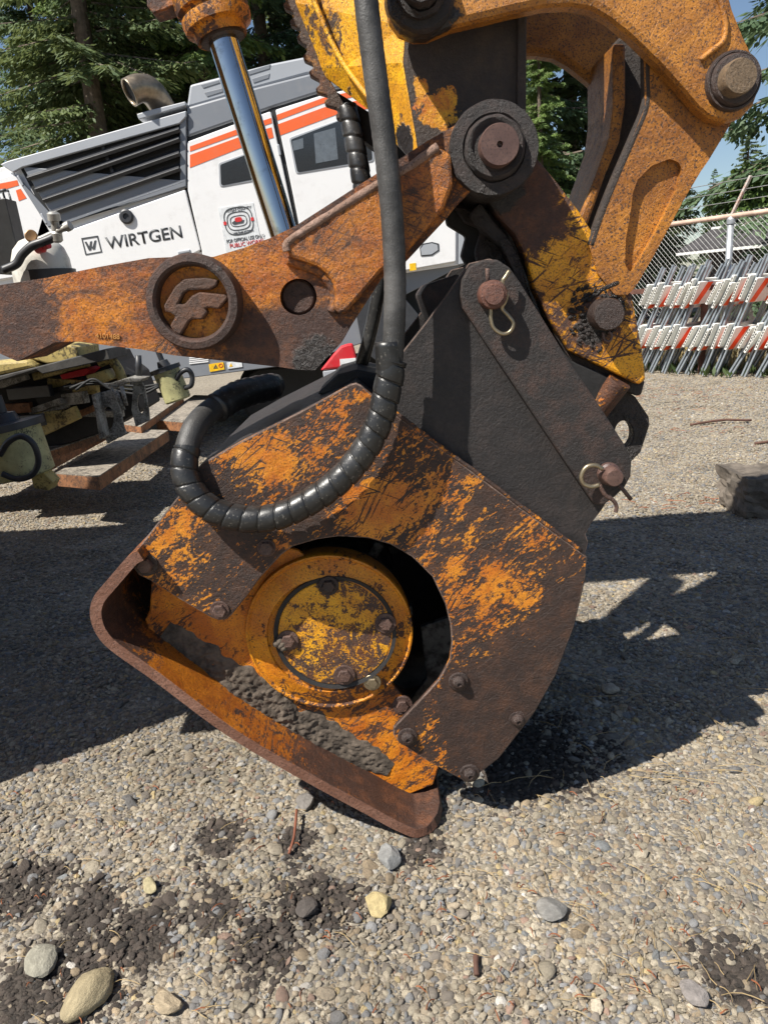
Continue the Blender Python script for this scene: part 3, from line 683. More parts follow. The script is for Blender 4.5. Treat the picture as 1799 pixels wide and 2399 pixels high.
# --- unseen carrier and boom, added and sized for the shade they cast
BY = flat('carrier paint', (.45, .20, .02), .5, 0, .3, 4, .3, dirt=(.05, .03, .02), dirt_amt=.4)
obj('unseen_carrier_body', boxbm(bmesh.new(), (-2.95, 2.08, 1.6), (2.5, 1.1, 2.0)), BY, EX, .06)
obj('unseen_cab', boxbm(bmesh.new(), (-3.4, 2.5, 1.9), (2.4, 1.7, 2.6)), BY, EX, .08)  # unseen upper box put in to lengthen the shade at left
beam('unseen_boom', (-3.0, 2.2, 3.2), (1.0, 2.15, 3.45), .55, .95, BY, EX, bevel=.05)  # unseen beam put in to shade the ground behind the head
beam('unseen_boom_tip', (.05, 2.1, 3.3), (.25, 1.9, 2.2), .4, .5, BY, EX, bevel=.05)
for y in (1.65, 2.45):
    bm = prism_bm([[Vector((-3.75 + x, y - .22, .45 + z)) for x, z in [(1.3 * math.copysign(1, math.cos(a)) + .42 * math.cos(a), .42 * math.sin(a)) for a in [i * 6.2832 / 20 + .157 for i in range(20)]]]], .44)
    obj('crawler_track', bm, M['void'], EX, .02)
# ================================================================== mulching head
MH = thing('mulching_head', (.0, 1.75, 0), 'rusty orange mulching head with round hub, bolted guard plate and curved skid on gravel', 'mulching head')
# --- skid: a thick bent sheet that runs back under the head
YK = 1.556
prof = spline([(321, 1290), (299, 1304), (252, 1358), (222, 1394), (211, 1424), (213, 1456), (227, 1489), (260, 1525), (361, 1597), (542, 1731), (722, 1836), (850, 1905), (930, 1948), (985, 1966), (1044, 1952)], 7)
base = [P(u, v, YK) for u, v in prof]
base = [Vector((p.x, 0, max(p.z, .002))) for p in base]
nrm = []
for i in range(len(base)):
    tn = (base[min(i + 1, len(base) - 1)] - base[max(i - 1, 0)]).normalized(); nrm.append(Vector((-tn.z, 0, tn.x)) if True else 0)
TH = .026
acc = [0]
for i in range(1, len(base)): acc.append(acc[-1] + (base[i] - base[i - 1]).length)
tot = acc[-1]; RC = .085
ys = [0, .006, .02, .05, .09, .14, .25, .45, .70]
v = []; f = []
def y0(s):
    d = s - (tot - RC)
    return 0 if d <= 0 else RC - math.sqrt(max(0, RC * RC - d * d))
nu, nv = len(base), len(ys)
for side in (0, 1):
    for i, p in enumerate(base):
        n_ = nrm[i]
        sgn = 1
        for k, y in enumerate(ys):
            yy = YK + max(y, 0) + y0(acc[i]) * (1 - min(1, y / .12))
            q = p + n_ * (TH if side else 0)
            v.append((q.x, yy, q.z))
idx = lambda side, i, k: side * nu * nv + i * nv + k
for i in range(nu - 1):
    for k in range(nv - 1):
        for side in (0, 1): f.append((idx(side, i, k), idx(side, i + 1, k), idx(side, i + 1, k + 1), idx(side, i, k + 1)))
    f.append((idx(0, i, 0), idx(0, i + 1, 0), idx(1, i + 1, 0), idx(1, i, 0)))
    f.append((idx(0, i, nv - 1), idx(0, i + 1, nv - 1), idx(1, i + 1, nv - 1), idx(1, i, nv - 1)))
for k in range(nv - 1):
    for i in (0, nu - 1): f.append((idx(0, i, k), idx(0, i, k + 1), idx(1, i, k + 1), idx(1, i, k)))
me = bpy.data.meshes.new('skid'); me.from_pydata(v, [], f); me.update()
SK = link('skid', me, M['skid'], MH, .005)
me.materials.append(M['skid_rim'])
bm = bmesh.new(); bm.from_mesh(me); bmesh.ops.recalc_face_normals(bm, faces=bm.faces)
for fc in bm.faces:
    if fc.normal.y < -.6: fc.material_index = 1
    elif abs(fc.normal.y) < .4: fc.smooth = True
bm.to_mesh(me); bm.free()

# --- recessed side panel
YP = 1.692
pan = [(354, 1300), (354, 1368), (350, 1431), (339, 1452), (352, 1490), (420, 1545), (520, 1618), (640, 1705), (760, 1775), (880, 1835), (960, 1862), (1015, 1840), (1030, 1790), (985, 1740), (968, 1690), (962, 1655), (935, 1620), (890, 1570), (850, 1440), (700, 1290), (560, 1250)]
SP = plate('side_panel', pan, YP, .016, M['panel'], MH, .004)
# curled lower lip at the right end
0 and tube('curled_lip', [P(u, v, YP - y) for u, v, y in spline([(880, 1815, .0), (930, 1812, .03), (955, 1790, .03), (1000, 1782, .02), (1030, 1790, .0)], 8)], .013, M['skid'], SP, 12)
# dried mud along the joint
line = spline([(385, 1478), (451, 1530), (505, 1566), (578, 1614), (640, 1656), (690, 1692), (760, 1730), (850, 1770), (915, 1804)], 22)
NV = 30; v = []; f = []
for i, (u, w2) in enumerate(line):
    q = i / (len(line) - 1); wd = 13 + 40 * math.sin(math.pi * min(1, .08 + q * .9)) ** .7
    wd *= 1 + .55 * mnoise.noise(Vector((q * 9, 0, 5))) + .35 * mnoise.noise(Vector((q * 27, 0, 8)))
    for k in range(NV):
        a = (k / (NV - 1) - .5) * 2; uu, v2 = u + a * wd * .55, w2 - a * wd * .8
        p = P(uu, v2, YP)
        hgt = max(0, 1 - abs(a) ** 2.2) * (.003 + .009 * (mnoise.noise(p * 28) * .5 + .5) + .007 * mnoise.noise(p * 75) + .006 * mnoise.noise(p * 170)) * math.sin(math.pi * min(1, max(0, .04 + q * .95))) ** .5
        hgt += .006 * max(0, -a) * max(0, 1 - abs(a) ** 3)
        v.append(p + Vector((0, -hgt + (.004 if abs(a) > .97 else 0), 0)))
for i in range(len(line) - 1):
    for k in range(NV - 1): f.append((i * NV + k, i * NV + k + 1, (i + 1) * NV + k + 1, (i + 1) * NV + k))
tag(pyd('dried_mud', v, f, M['mud'], SP, smooth=True), 'lumpy strip of dried grey mud')
lip = [(880, 1822), (930, 1806), (955, 1790), (1000, 1784), (1030, 1792)]
0 and plate('lip_hollow', [(905, 1838), (935, 1812), (958, 1797), (1005, 1790), (1032, 1795), (1036, 1822), (985, 1832)], YP - .002, .01, M['void'], SP, 0)

# --- hood shell and inside
hood = [(321, 1290), (350, 1250), (440, 1132), (472, 1086), (570, 1031), (700, 966), (834, 898), (917, 963), (1100, 1100), (1365, 1300), (1371, 1356), (1344, 1470), (1301, 1584), (1252, 1670), (1168, 1778), (1090, 1827)]
p3 = [P(u, vv, YC + .012) for u, vv in hood]; n_ = len(p3)
cen = P(800, 1420, YC + .012)
vv_ = []; ff = []
for dy in (0, .72):
    for k in (0, 1):
        for p in p3:
            q = p + (cen - p).normalized() * .012 * k; vv_.append((q.x, q.y + dy, q.z))
for i in range(n_ - 1):
    for k in (0, 1): ff.append((k * n_ + i, k * n_ + i + 1, (2 + k) * n_ + i + 1, (2 + k) * n_ + i))
    ff.append((2 * n_ + i, 2 * n_ + i + 1, 3 * n_ + i + 1, 3 * n_ + i)); ff.append((i, i + 1, n_ + i + 1, n_ + i))
HS = pyd('hood_shell', vv_, ff, M['black'], MH)
far = plate('far_side_plate', [(u, vv) for u, vv in hood] + [(925, 1720), (700, 1700), (450, 1500)], YC + .70, .02, M['black'], MH, .004)
lathe('rotor_drum', P(800, 1450, YC + .22), [(.13, 0), (.15, -.01), (.15, -.46), (.1, -.47)], M['drum'], MH, 36)
bm = bmesh.new()
for k in range(9):
    a = k * 2.4; q = P(800, 1450, YC + .22) + Vector((math.cos(a) * .165, .03 + k * .045, math.sin(a) * .165))
    boxbm(bm, q, (.05, .03, .03), Matrix.Rotation(-a, 3, 'Y'))
tag(obj('rotor_teeth', bm, M['drum'], MH, .004), kind='stuff')
plate('inner_plate', [(985, 1470), (1070, 1440), (1090, 1560), (1010, 1690), (930, 1720), (960, 1640), (1000, 1590)], YC + .26, .02, M['drum'], MH, .004)

# --- hub
hs = mpp(772, 1470, 1.66); hc = P(772, 1481, YP - .006)
r = 199 * hs
HB = lathe('hub', hc, [(r * .985, -.06), (r * 1.0, -.012), (r * 1.0, .007), (r * .99, .012), (r * .97, .013), (r * .955, .009), (r * .945, .008), (r * .80, .020), (r * .735, .024), (r * .725, .018), (r * .70, .016), (.001, .016)], M['hub'], MH, 72)
dc = P(786, 1475, YP - .006); rd = 134 * hs
HD = lathe('hub_disc', dc, [(rd, .010), (rd, .021), (rd * .985, .024), (rd * .94, .0245), (.001, .025)], M['hubdisc'], HB, 64)
lathe('hub_groove', dc, [(rd * 1.075, .012), (rd * 1.075, .0262), (rd * 1.0, .0230), (rd, .012)], M['void'], HB, 64)
def hexbolt(u, v_, Y, r_px, parent, mat, washer=1.55, hgt=.012, mw=None, rot=0):
    s = mpp(u, v_, Y); c0 = P(u, v_, Y); rr = r_px * s
    h = lathe('bolt', c0, [(rr, -.004), (rr, hgt * .75), (rr * .86, hgt), (.001, hgt)], mat, parent, 6, smooth=False)
    if washer: lathe('washer', c0, [(rr * washer, -.003), (rr * washer, .003), (rr * washer * .94, .0042), (.001, .0042)], mw or mat, h, 26)
    return h
def dome(u, v_, Y, r_px, parent, mat):
    s = mpp(u, v_, Y); c0 = P(u, v_, Y); rr = r_px * s
    h = lathe('dome_bolt', c0, [(rr * 1.0, -.003), (rr, .003), (rr * .92, .005), (rr * .68, .006), (rr * .62, .013), (rr * .45, .018), (rr * .22, .020), (rr * .20, .017), (.001, .017)], mat, parent, 28)
    return h
yd = YP - .006 - .025
for u, v_ in ((903, 1460), (807, 1581), (675, 1500), (770, 1372)):
    hexbolt(u, v_, yd, 17 if v_ > 1400 else 16, HD, M['bolt'] if v_ > 1400 else M['boltdark'], 1.5)
hexbolt(872, 1598, YP - .026, 14, HB, M['clip'], 1.5)
hexbolt(943, 1652, YP, 15, SP, M['bolt'], 1.6)
bm = bmesh.new(); q = P(660, 1505, yd)
for k in range(10):
    s = random.uniform(.006, .012); bmesh.ops.create_icosphere(bm, subdivisions=1, radius=s, matrix=Matrix.Translation(q + Vector((random.gauss(0, .006), -.004, random.gauss(0, .010)))))
obj('mud_clod', bm, M['mud'], HB, smooth=True)

# --- guard plate
cov = [(472, 1086), (570, 1031), (700, 966), (820, 900), (834, 897), (846, 902), (870, 923), (917, 963), (997, 1024), (1100, 1100), (1240, 1205), (1360, 1293), (1376, 1306), (1371, 1356), (1344, 1470), (1301, 1584), (1252, 1670), (1168, 1778), (1121, 1815), (1102, 1826), (1081, 1827),
       (1009, 1789), (933, 1739), (921, 1722), (922, 1706), (930, 1697), (977, 1648), (1027, 1594), (1053, 1547), (1058, 1505), (1055, 1465), (1043, 1416), (1013, 1352), (965, 1305), (915, 1276), (861, 1261), (793, 1257), (743, 1264), (685, 1281), (658, 1301), (611, 1352), (574, 1402), (543, 1441), (530, 1452), (512, 1454), (495, 1448),
       (420, 1404), (354, 1362), (325, 1348), (313, 1332), (311, 1308), (323, 1286), (350, 1250), (418, 1162), (440, 1132)]
CV_ = plate('guard_plate', cov, YC, .014, M['cover'], MH, .003, edge=M['edge'])
tag(CV_, 'large guard plate with flaking orange paint and round cut-out')
hexbolt(342, 1322, YC, 19, CV_, M['bolt'], 1.5, .016, M['boltdark'])
hexbolt(515, 1429, YC, 17, CV_, M['bolt'], 1.35, .014)
hexbolt(625, 1283, YC, 18, CV_, M['bolt'], 1.2, .014)
for u, v_ in ((1074, 1596), (955, 1726), (1100, 1811)): dome(u, v_, YC, 24, CV_, M['boltdark'])
dome(1212, 1684, YC + .004, 22, CV_, M['boltdark'])
tube('weld_bead', [P(u, v_, YC + .004) for u, v_ in spline([(905, 950), (997, 1020), (1100, 1096), (1240, 1200), (1362, 1291)], 14)], .008, M['cover'], CV_, 8, rfun=lambda s, q, j: .005 + .002 * mnoise.noise(Vector((s * 80, q * 3, 1))))

# --- black bracket, near and far, with link bar, pins and clips
YB = 1.625
brk = [(1098, 616, 10), (1045, 691), (996, 757), (936, 833, 8), (898, 885), (890, 950), (1000, 1040), (1100, 1118), (1365, 1312), (1372, 1296), (1378, 1270), (1372, 1252), (1384, 1228), (1410, 1195), (1480, 1080), (1330, 850), (1200, 640), (1150, 604, 20)]
BR = plate('bracket_plate', brk, YB, .022, M['black'], MH, .0035, rad=4, edge=M['edge'])
bk = BR.copy(); bk.data = BR.data.copy(); COL.objects.link(bk); bk.location.y += .34
tag(BR, 'flat black greasy bracket plate with a slanted hose shadow')
plate('cross_plate', [(985, 690), (1000, 665), (1075, 640), (1090, 700), (1010, 760)], YB + .10, .22, M['bar'], MH, .006)
bar = [(1084, 722), (1078, 690), (1082, 655), (1100, 624), (1130, 608), (1165, 607), (1194, 626), (1218, 660), (1260, 727), (1337, 851), (1401, 945), (1465, 1044), (1480, 1082), (1478, 1116), (1464, 1142), (1440, 1165), (1414, 1184), (1392, 1182), (1326, 1086), (1236, 951), (1141, 809)]
LB = plate('link_bar', bar, YB - .024, .028, M['bar'], MH, .004, edge=M['bar'])
tag(LB, 'long rounded black bar with a pin at each end')
ps4 = mpp(1147, 688, 1.6)
c = P(1150, 690, YB - .024)
lathe('hitch_pin', c, [(33 * ps4, -.02), (33 * ps4, .030), (30 * ps4, .037), (24 * ps4, .039), (22 * ps4, .044), (.001, .045)], M['pin_red'], LB, 36, jag=.0008)
yk = YB - .045
tube('pin_clip', [P(u, v_, yk - y) for u, v_, y in spline([(1193, 634, .0), (1184, 648, .004), (1177, 662, .004), (1187, 690, .004), (1182, 708, .004), (1176, 722, 0), (1190, 738, 0), (1202, 756, 0), (1196, 775, 0), (1178, 782, 0), (1158, 770, 0), (1150, 748, 0), (1150, 715, 0)], 6)], .0042, M['clip'], LB, 10)
tube('pin_clip', [P(u, v_, yk) for u, v_ in ((1143, 664), (1142, 645), (1141, 628))], .0042, M['bolt'], LB, 10)
c = P(1424, 1108, YB - .024)
lathe('hitch_pin', c, [(28 * ps4, -.02), (28 * ps4, .012), (23 * ps4, .016), (23 * ps4, .044), (20 * ps4, .050), (.001, .051)], M['pin'], LB, 32, jag=.0008)
yk = YB - .052
tube('pin_clip', [P(u, v_, yk) for u, v_ in spline([(1412, 1099), (1395, 1090), (1374, 1094), (1362, 1113), (1366, 1132), (1384, 1140), (1404, 1136)], 6)], .0048, M['clip'], LB, 10)
tube('pin_clip', [P(u, v_, yk) for u, v_ in spline([(1404, 1136), (1418, 1160), (1436, 1172), (1444, 1186), (1442, 1200)], 6)], .0046, M['bolt'], LB, 10)
tube('pin_clip', [P(u, v_, yk) for u, v_ in ((1446, 1132), (1462, 1150), (1478, 1170))], .0046, M['bolt'], LB, 10)
# lug on the far right
plate('tow_lug', [(1400, 905), (1440, 895), (1489, 930), (1520, 976, 12), (1522, 995, 8), (1501, 1059, 10), (1478, 1082), (1430, 1060), (1390, 980)], YB + .10, .035, M['ylink'] if False else M['grease'], MH, .005, [circ(1462, 1017, 22, 24, 32)], rad=3)
q0, q1 = P(1400, 960, YB + .09), P(1452, 892, YB + .06)
lathe('lug_tube', q1, [(.020, 0), (.027, 0), (.027, -.10), (.02, -.10)], weather('lug tube paint', cover=.42, ps=20, dark=.3, paint=(.62, .28, .01)), MH, 24, axis=(q1 - q0).normalized())
plate('under_plate', [(1290, 790), (1340, 845), (1400, 870), (1440, 890), (1420, 980), (1350, 900)], YB + .07, .10, M['void'], MH, .004)
# motor block and brackets on top of the hood
plate('motor_block', [(740, 925), (790, 878), (835, 866), (905, 880), (890, 960), (840, 930)], YC + .14, .3, M['void'], MH, .012)
0 and plate('hose_bracket', [(560, 960), (620, 905), (690, 890), (700, 930), (640, 990)], YC + .14, .10, M['void'], MH, .02, rad=14)
# ================================================================== milling machine
W_ = {}
def paintm(name, col, rough=.35, dirt=.12, dc=(.35, .33, .30), var=.05):
    t = NT(name); co = t.co()
    d = t.math('MULTIPLY', t.rng(t.math('MULTIPLY_ADD', t.noise(co, 9, 6, .7), .5, t.math('MULTIPLY', t.noise(co, 1.6, 5, .6), .5)), .52, .70), dirt)
    c = t.mix(t.noise(co, 3, 4), tuple(x * (1 - var) for x in col), col)
    return t.done(t.mix(d, c, dc), t.math('MULTIPLY_ADD', t.noise(co, 6, 4), .2, rough - .1), 0, None)
W_['white'] = paintm('white machine paint', (.80, .80, .80), .35, .25)
W_['grey'] = paintm('grey machine paint', (.20, .215, .24), .42, .25)
W_['lgrey'] = paintm('light grey machine paint', (.36, .38, .41), .42, .25)
W_['orange'] = paintm('orange stripe', (.82, .14, .035), .4, .1)
W_['dark'] = flat('dark inside', (.012, .013, .014), .7)
W_['slat'] = flat('black slat', (.035, .037, .042), .45)
W_['ink'] = flat('dark grey lettering', (.06, .065, .07), .5)
W_['red'] = paintm('red machine paint', (.55, .02, .03), .4, .2)
W_['redink'] = flat('red print', (.55, .03, .03), .5)
W_['yel'] = flat('yellow sticker', (.80, .48, .01), .5)
W_['paper'] = flat('sticker white', (.66, .68, .69), .5)
W_['steel'] = flat('exhaust steel', (.26, .21, .15), .38, .75, .3, 12, .1)
t = NT('tinted glass'); co = t.co()
W_['glass'] = t.done(t.mix(t.rng(t.voro(co, 160), .25, .4), (.012, .014, .016), (.035, .04, .045)), .12, 0, None)
W_['glass2'] = flat('window card', (.12, .14, .16), .3)
YM = 8.0
MM = thing('milling_machine', (-1.5, YM, 0), 'large white and grey road milling machine with louvres and orange stripes behind the arm', 'milling machine')
def mp(name, pts, off, thick, mat, parent=MM, bevel=.008, holes=(), rad=0):
    return plate(name, pts, YM + off, thick, mat, parent, bevel, holes, rad)
body = [(-420, 560), (-420, 505), (0, 392), (436, 262), (436, 330), (640, 258), (760, 222), (1000, 175), (1075, 190), (1075, 620), (942, 640), (500, 720), (100, 790), (-420, 830)]
WB = mp('white_body', body, .04, 2.0, W_['white'])
mp('lower_body', [(-420, 900), (-420, 760), (100, 700), (700, 640), (1092, 560), (1092, 617), (930, 700), (860, 800), (700, 852), (447, 885), (200, 905)], .10, 1.7, W_['grey'])
mp('side_post', [(1075, 190), (1093, 190), (1093, 616), (1073, 620)], .02, 1.9, W_['lgrey'])
# hatches
HA = mp('hatch', [(100, 500), (151, 543), (434, 443), (440, 470), (470, 585), (440, 600), (150, 650), (60, 640)], .0, .05, W_['white'], rad=4)
mp('seam', [(432, 440), (440, 438), (478, 586), (468, 590)], .03, .02, W_['dark'])
mp('hinge', [(416, 588), (445, 583), (446, 590), (417, 596)], -.012, .02, W_['lgrey'], HA)
lathe('lock', P(297, 507, YM), [(.07, 0), (.07, .02), (.055, .03), (.03, .03), (.028, .015), (.001, .015)], W_['slat'], HA, 24)
LH = mp('hatch', [(-420, 530), (-420, 500), (0, 416), (38, 405), (112, 530), (150, 600), (90, 640), (-420, 720)], .0, .05, W_['white'], rad=4)
mp('stripe', [(-300, 500), (-300, 475), (0, 429), (40, 421), (44, 433), (0, 446)], -.003, .006, W_['orange'], LH, 0)
mp('stripe', [(37, 445), (48, 441), (62, 463), (44, 470)], -.003, .006, W_['orange'], LH, 0)
text('model_letters', 'FTi', -8, 484, YM - .004, 36, 11 - 4, W_['ink'], LH, .003, xs=.62, bold=.02)
for (u, v) in ((45, 425), (100, 514)):
    mp('hinge', [(u - 7, v - 14), (u - 2, v - 16), (u + 11, v + 8), (u + 6, v + 11)], -.015, .02, W_['lgrey'], LH)
# louvre
LV = mp('louvre_frame', [(18, 390), (38, 396), (436, 268), (436, 436), (112, 532), (30, 403)], -.01, .07, W_['grey'], MM, .008, [[(52, 389), (127, 512), (151, 521), (423, 424), (421, 285)]])
mp('louvre_cap', [(0, 384), (18, 376), (436, 258), (436, 272), (421, 288), (52, 391), (30, 403)], -.03, .04, W_['lgrey'])
mp('louvre_back', [(40, 380), (427, 270), (427, 430), (120, 530)], .035, .02, W_['dark'])
for (a, b) in (((66, 414), (421, 300)), ((84, 441), (421, 322)), ((102, 466), (421, 356)), ((120, 496), (421, 391))):
    p0, p1 = P(*a, YM + .0), P(*b, YM + .0)
    beam('louvre_slat', p0, p1, .10, .035, W_['slat'], LV, up=(0, -.55, .85))
for u0, v0, u1, v1 in ((240, 340, 290, 470),):
    beam('louvre_stay', P(u0, v0, YM + .02), P(u1, v1, YM + .02), .02, .03, W_['slat'], LV)
# doors
DA = mp('door', [(439, 331), (560, 286), (634, 259), (690, 520), (702, 620), (480, 640), (473, 587), (440, 445)], .0, .05, W_['white'], rad=5)
DB = mp('door', [(645, 256), (760, 220), (900, 190), (1070, 175), (1068, 612), (942, 634), (715, 680), (700, 520)], .0, .05, W_['white'], rad=5)
mp('door_seam', [(634, 252), (646, 250), (706, 560), (694, 560)], .025, .02, W_['dark'])
mp('door_hinge', [(648, 338), (654, 336), (659, 362), (653, 364)], -.012, .02, W_['lgrey'], DB)
mp('stripe', [(445, 342), (560, 300), (635, 275), (637, 287), (560, 313), (445, 354)], -.003, .006, W_['orange'], DA, 0)
mp('stripe', [(445, 362), (560, 320), (636, 297), (641, 321), (560, 347), (445, 392)], -.003, .006, W_['orange'], DA, 0)
mp('stripe', [(648, 268), (757, 228), (900, 196), (900, 210), (757, 241), (650, 281)], -.003, .006, W_['orange'], DB, 0)
mp('stripe', [(651, 290), (760, 250), (900, 222), (900, 246), (786, 268), (657, 316)], -.003, .006, W_['orange'], DB, 0)
def window(pts, par):
    fr = mp('window', rounded(pts, 8), -.006, .012, W_['lgrey'], par, .003)
    cx = sum(p[0] for p in pts) / len(pts); cy = sum(p[1] for p in pts) / len(pts)
    q = [(p[0] + (4 if p[0] < cx else -4), p[1] + (4 if p[1] < cy else -4)) for p in pts]
    mp('pane', rounded(q, 6), -.009, .008, W_['glass'], fr, 0); return fr
window([(512, 381), (600, 350), (612, 420), (514, 438)], DA)
wb = window([(677, 322), (804, 276), (868, 256), (876, 377), (693, 407)], DB)
mp('window_card', [(735, 312), (785, 298), (792, 372), (740, 382)], -.0105, .004, W_['glass2'], wb, 0)
mp('window_card', [(684, 330), (710, 322), (711, 346), (688, 352)], -.0105, .004, W_['glass2'], wb, 0)
sw = mp('small_window', [(983, 580), (990, 570), (1012, 566), (1028, 570), (1029, 586), (1012, 598), (986, 600)], -.006, .012, W_['slat'], DB, .003)
mp('pane', [(985, 582), (992, 573), (1012, 569), (1025, 573), (1026, 585), (1011, 595), (988, 597)], -.009, .008, W_['lgrey'], sw, 0)
mp('warning_sticker', [(959, 617), (974, 615), (975, 632), (960, 634)], -.004, .005, W_['yel'], DB, 0)
# lettering
tw = mp('logo_frame', [(190, 557), (229, 551), (239, 590), (200, 597)], -.004, .006, W_['ink'], HA, 0, [[(193, 560), (227, 554.5), (236, 588), (202, 594)]])
W2 = lambda pts: mp('logo_mark', pts, -.004, .006, W_['ink'], HA, 0)
W2([(198, 566), (202, 565), (209, 577), (211, 565), (215, 564), (213, 585), (208, 586)]); W2([(213, 577), (217, 577), (221, 563), (225, 562), (222, 583), (217, 584), (214, 577.5)])
text('brand_letters', 'WIRTGEN', 252, 583, YM - .004, 27, 8.8 - 4, W_['ink'], HA, .003, xs=1.07, bold=.012)
# permit sticker
STK = mp('permit_sticker', [(511, 487), (593, 474), (612, 568), (530, 592)], -.004, .006, W_['paper'], DA, 0)
def sk(u, v): # sticker coordinates 0..1
    a = np.array((511, 487.)); return tuple(a + u * np.array((82, -13.)) + v * np.array((19, 100.)))
ring = lambda cu, cv, rx_, ry_, n=26, p=3.0: [sk(cu + rx_ * math.copysign(abs(math.cos(a)) ** (2 / p), math.cos(a)), cv + ry_ * math.copysign(abs(math.sin(a)) ** (2 / p), math.sin(a))) for a in [i * 6.2832 / n for i in range(n)]]
mp('emblem', ring(.5, .36, .41, .33), -.007, .006, W_['ink'], STK, 0, [ring(.5, .36, .385, .305)])
mp('emblem', ring(.5, .36, .33, .22), -.007, .006, W_['ink'], STK, 0, [ring(.5, .36, .305, .20)])
mp('emblem', ring(.5, .36, .24, .13), -.007, .006, W_['ink'], STK, 0, [ring(.5, .36, .22, .115)])
mp('emblem', [sk(.30, .38), sk(.42, .33), sk(.66, .36), sk(.62, .42), sk(.34, .43)], -.008, .006, W_['ink'], STK, 0)
mp('emblem', ring(.50, .33, .10, .055), -.009, .006, W_['redink'], STK, 0)
for a in (.10, .88): mp('emblem', [sk(a - .03, .33), sk(a + .05, .33), sk(a + .05, .41), sk(a - .03, .41)], -.008, .006, W_['redink'], STK, 0)
for body_, u, v, h, m_ in (('KITSAP COUNTY', .21, .125, 6, 'ink'), ('WASHINGTON', .28, .66, 5.5, 'ink'), ('FOR OFFICIAL USE ONLY', .055, .83, 8, 'ink'), ('PUBLIC WORKS', .12, .95, 9, 'redink')):
    q = sk(u, v); text('sticker_text', body_, q[0], q[1], YM - .008, h, 9 - 4, W_[m_], STK, .003, xs=.72 if 'FOR' in body_ else .92)
# roof
RF = mp('roof', [(437, 252), (445, 197), (636, 147), (716, 131), (820, 112), (1060, 120), (1075, 200), (880, 170), (720, 172), (600, 205)], .06, 1.8, W_['lgrey'], MM, .02)
mp('roof_side', [(437, 250), (600, 203), (722, 172), (900, 150), (1070, 140), (1078, 178), (900, 186), (760, 212), (640, 250), (439, 320)], .01, .1, W_['grey'], MM, .02)
mp('roof_gap', [(439, 318), (640, 248), (760, 210), (900, 184), (1070, 172), (1070, 182), (900, 196), (760, 222), (640, 260), (439, 333)], .03, .05, W_['dark'])
for q in ([(470, 197), (512, 186), (516, 193), (476, 206)], [(478, 215), (520, 205), (523, 214), (485, 226)], [(580, 165), (634, 149), (632, 160), (584, 175)], [(590, 183), (632, 170), (630, 182), (594, 194)]):
    mp('roof_vent', q, .055, .03, W_['grey'], RF, .004)
mp('ledge', [(320, 266), (345, 258), (434, 236), (436, 246), (325, 279)], -.02, .8, W_['lgrey'])
# exhaust
e = [P(u, v, YM + y) for u, v, y in spline([(302, 216, -.05), (325, 206, .0), (348, 210, .06), (366, 228, .14), (384, 258, .25), (390, 275, .28)], 8)]
EXH = tube('exhaust_pipe', e, .125, W_['steel'], MM, 28, cap=False)
so_ = EXH.modifiers.new('solid', 'SOLIDIFY'); so_.thickness = .012
mp('exhaust_tab', circ(396, 236, 7, 14) , .18, .02, W_['steel'], EXH, .003, [circ(396, 236, 3, 10)])
lathe('exhaust_inside', e[0] + (e[4] - e[0]) * .5, [(.11, 0), (.001, 0)], W_['dark'], EXH, 20, axis=(e[0] - e[2]))
# stickers and things low on the body
for k in range(4): mp('vent_slot', [(443, 837 + k * 4.4), (488, 832 + k * 4.4), (489, 834.5 + k * 4.4), (444, 839.5 + k * 4.4)], .092, .006, W_['white'], MM, 0)
s1 = mp('warning_sticker', [(489, 853), (523, 848), (526, 865), (492, 871)], .092, .006, W_['yel'], MM, 0)
mp('warning_mark', [(500, 863), (505, 853), (510, 862)], .089, .004, W_['ink'], s1, 0, [[(503, 861), (505, 857), (507, 861)]])
mp('warning_mark', circ(517, 856, 5, 14), .089, .004, W_['redink'], s1, 0, [circ(517, 856, 3.4, 12)])
s2 = mp('warning_sticker', [(531, 849), (566, 844), (568, 859), (534, 864)], .092, .006, W_['paper'], MM, 0)
mp('warning_mark', [(537, 859), (541, 850), (545, 858)], .089, .004, W_['yel'], s2, 0)
RB = mp('red_guard', [(750, 868), (780, 830), (798, 811), (812, 806), (826, 804), (832, 825), (838, 856), (800, 862)], -.15, .12, W_['red'], MM, .02)
mp('guard_label', [(796, 841), (833, 838), (835, 853), (797, 857)], -.156, .006, W_['paper'], RB, 0)
mp('guard_base', [(756, 870), (840, 858), (842, 880), (760, 900)], -.15, .15, W_['lgrey'])
for (x0, x1, y) in ((-420, 60, 8.3), (560, 1050, 8.5), (-420, 60, 9.4), (560, 1050, 9.6)):
    a, b = P(x0, 905, y), P(x1, 905, y)
    cx, hw = (a.x + b.x) / 2, (b.x - a.x) / 2
    ln = [Vector((cx + (hw - .3) * math.copysign(1, math.cos(q)) + .3 * math.cos(q), y, .32 + .32 * math.sin(q))) for q in [i * 6.2832 / 20 + .157 for i in range(20)]]
    tr = obj('crawler_track', prism_bm([ln], .4), W_['dark'], MM, .02)
    beam('leg_column', (cx, y + .2, .5), (cx, y + .2, 1.2), .25, .25, W_['slat'], MM, up=(0, 1, 0))
mp('underframe', [(860, 640), (1090, 600), (1100, 700), (1000, 860), (900, 880), (850, 860)], .3, 1.0, W_['dark'])
mp('conveyor_frame', [(820, 660), (900, 640), (1000, 760), (990, 820), (900, 860), (850, 820)], .05, .2, W_['slat'])

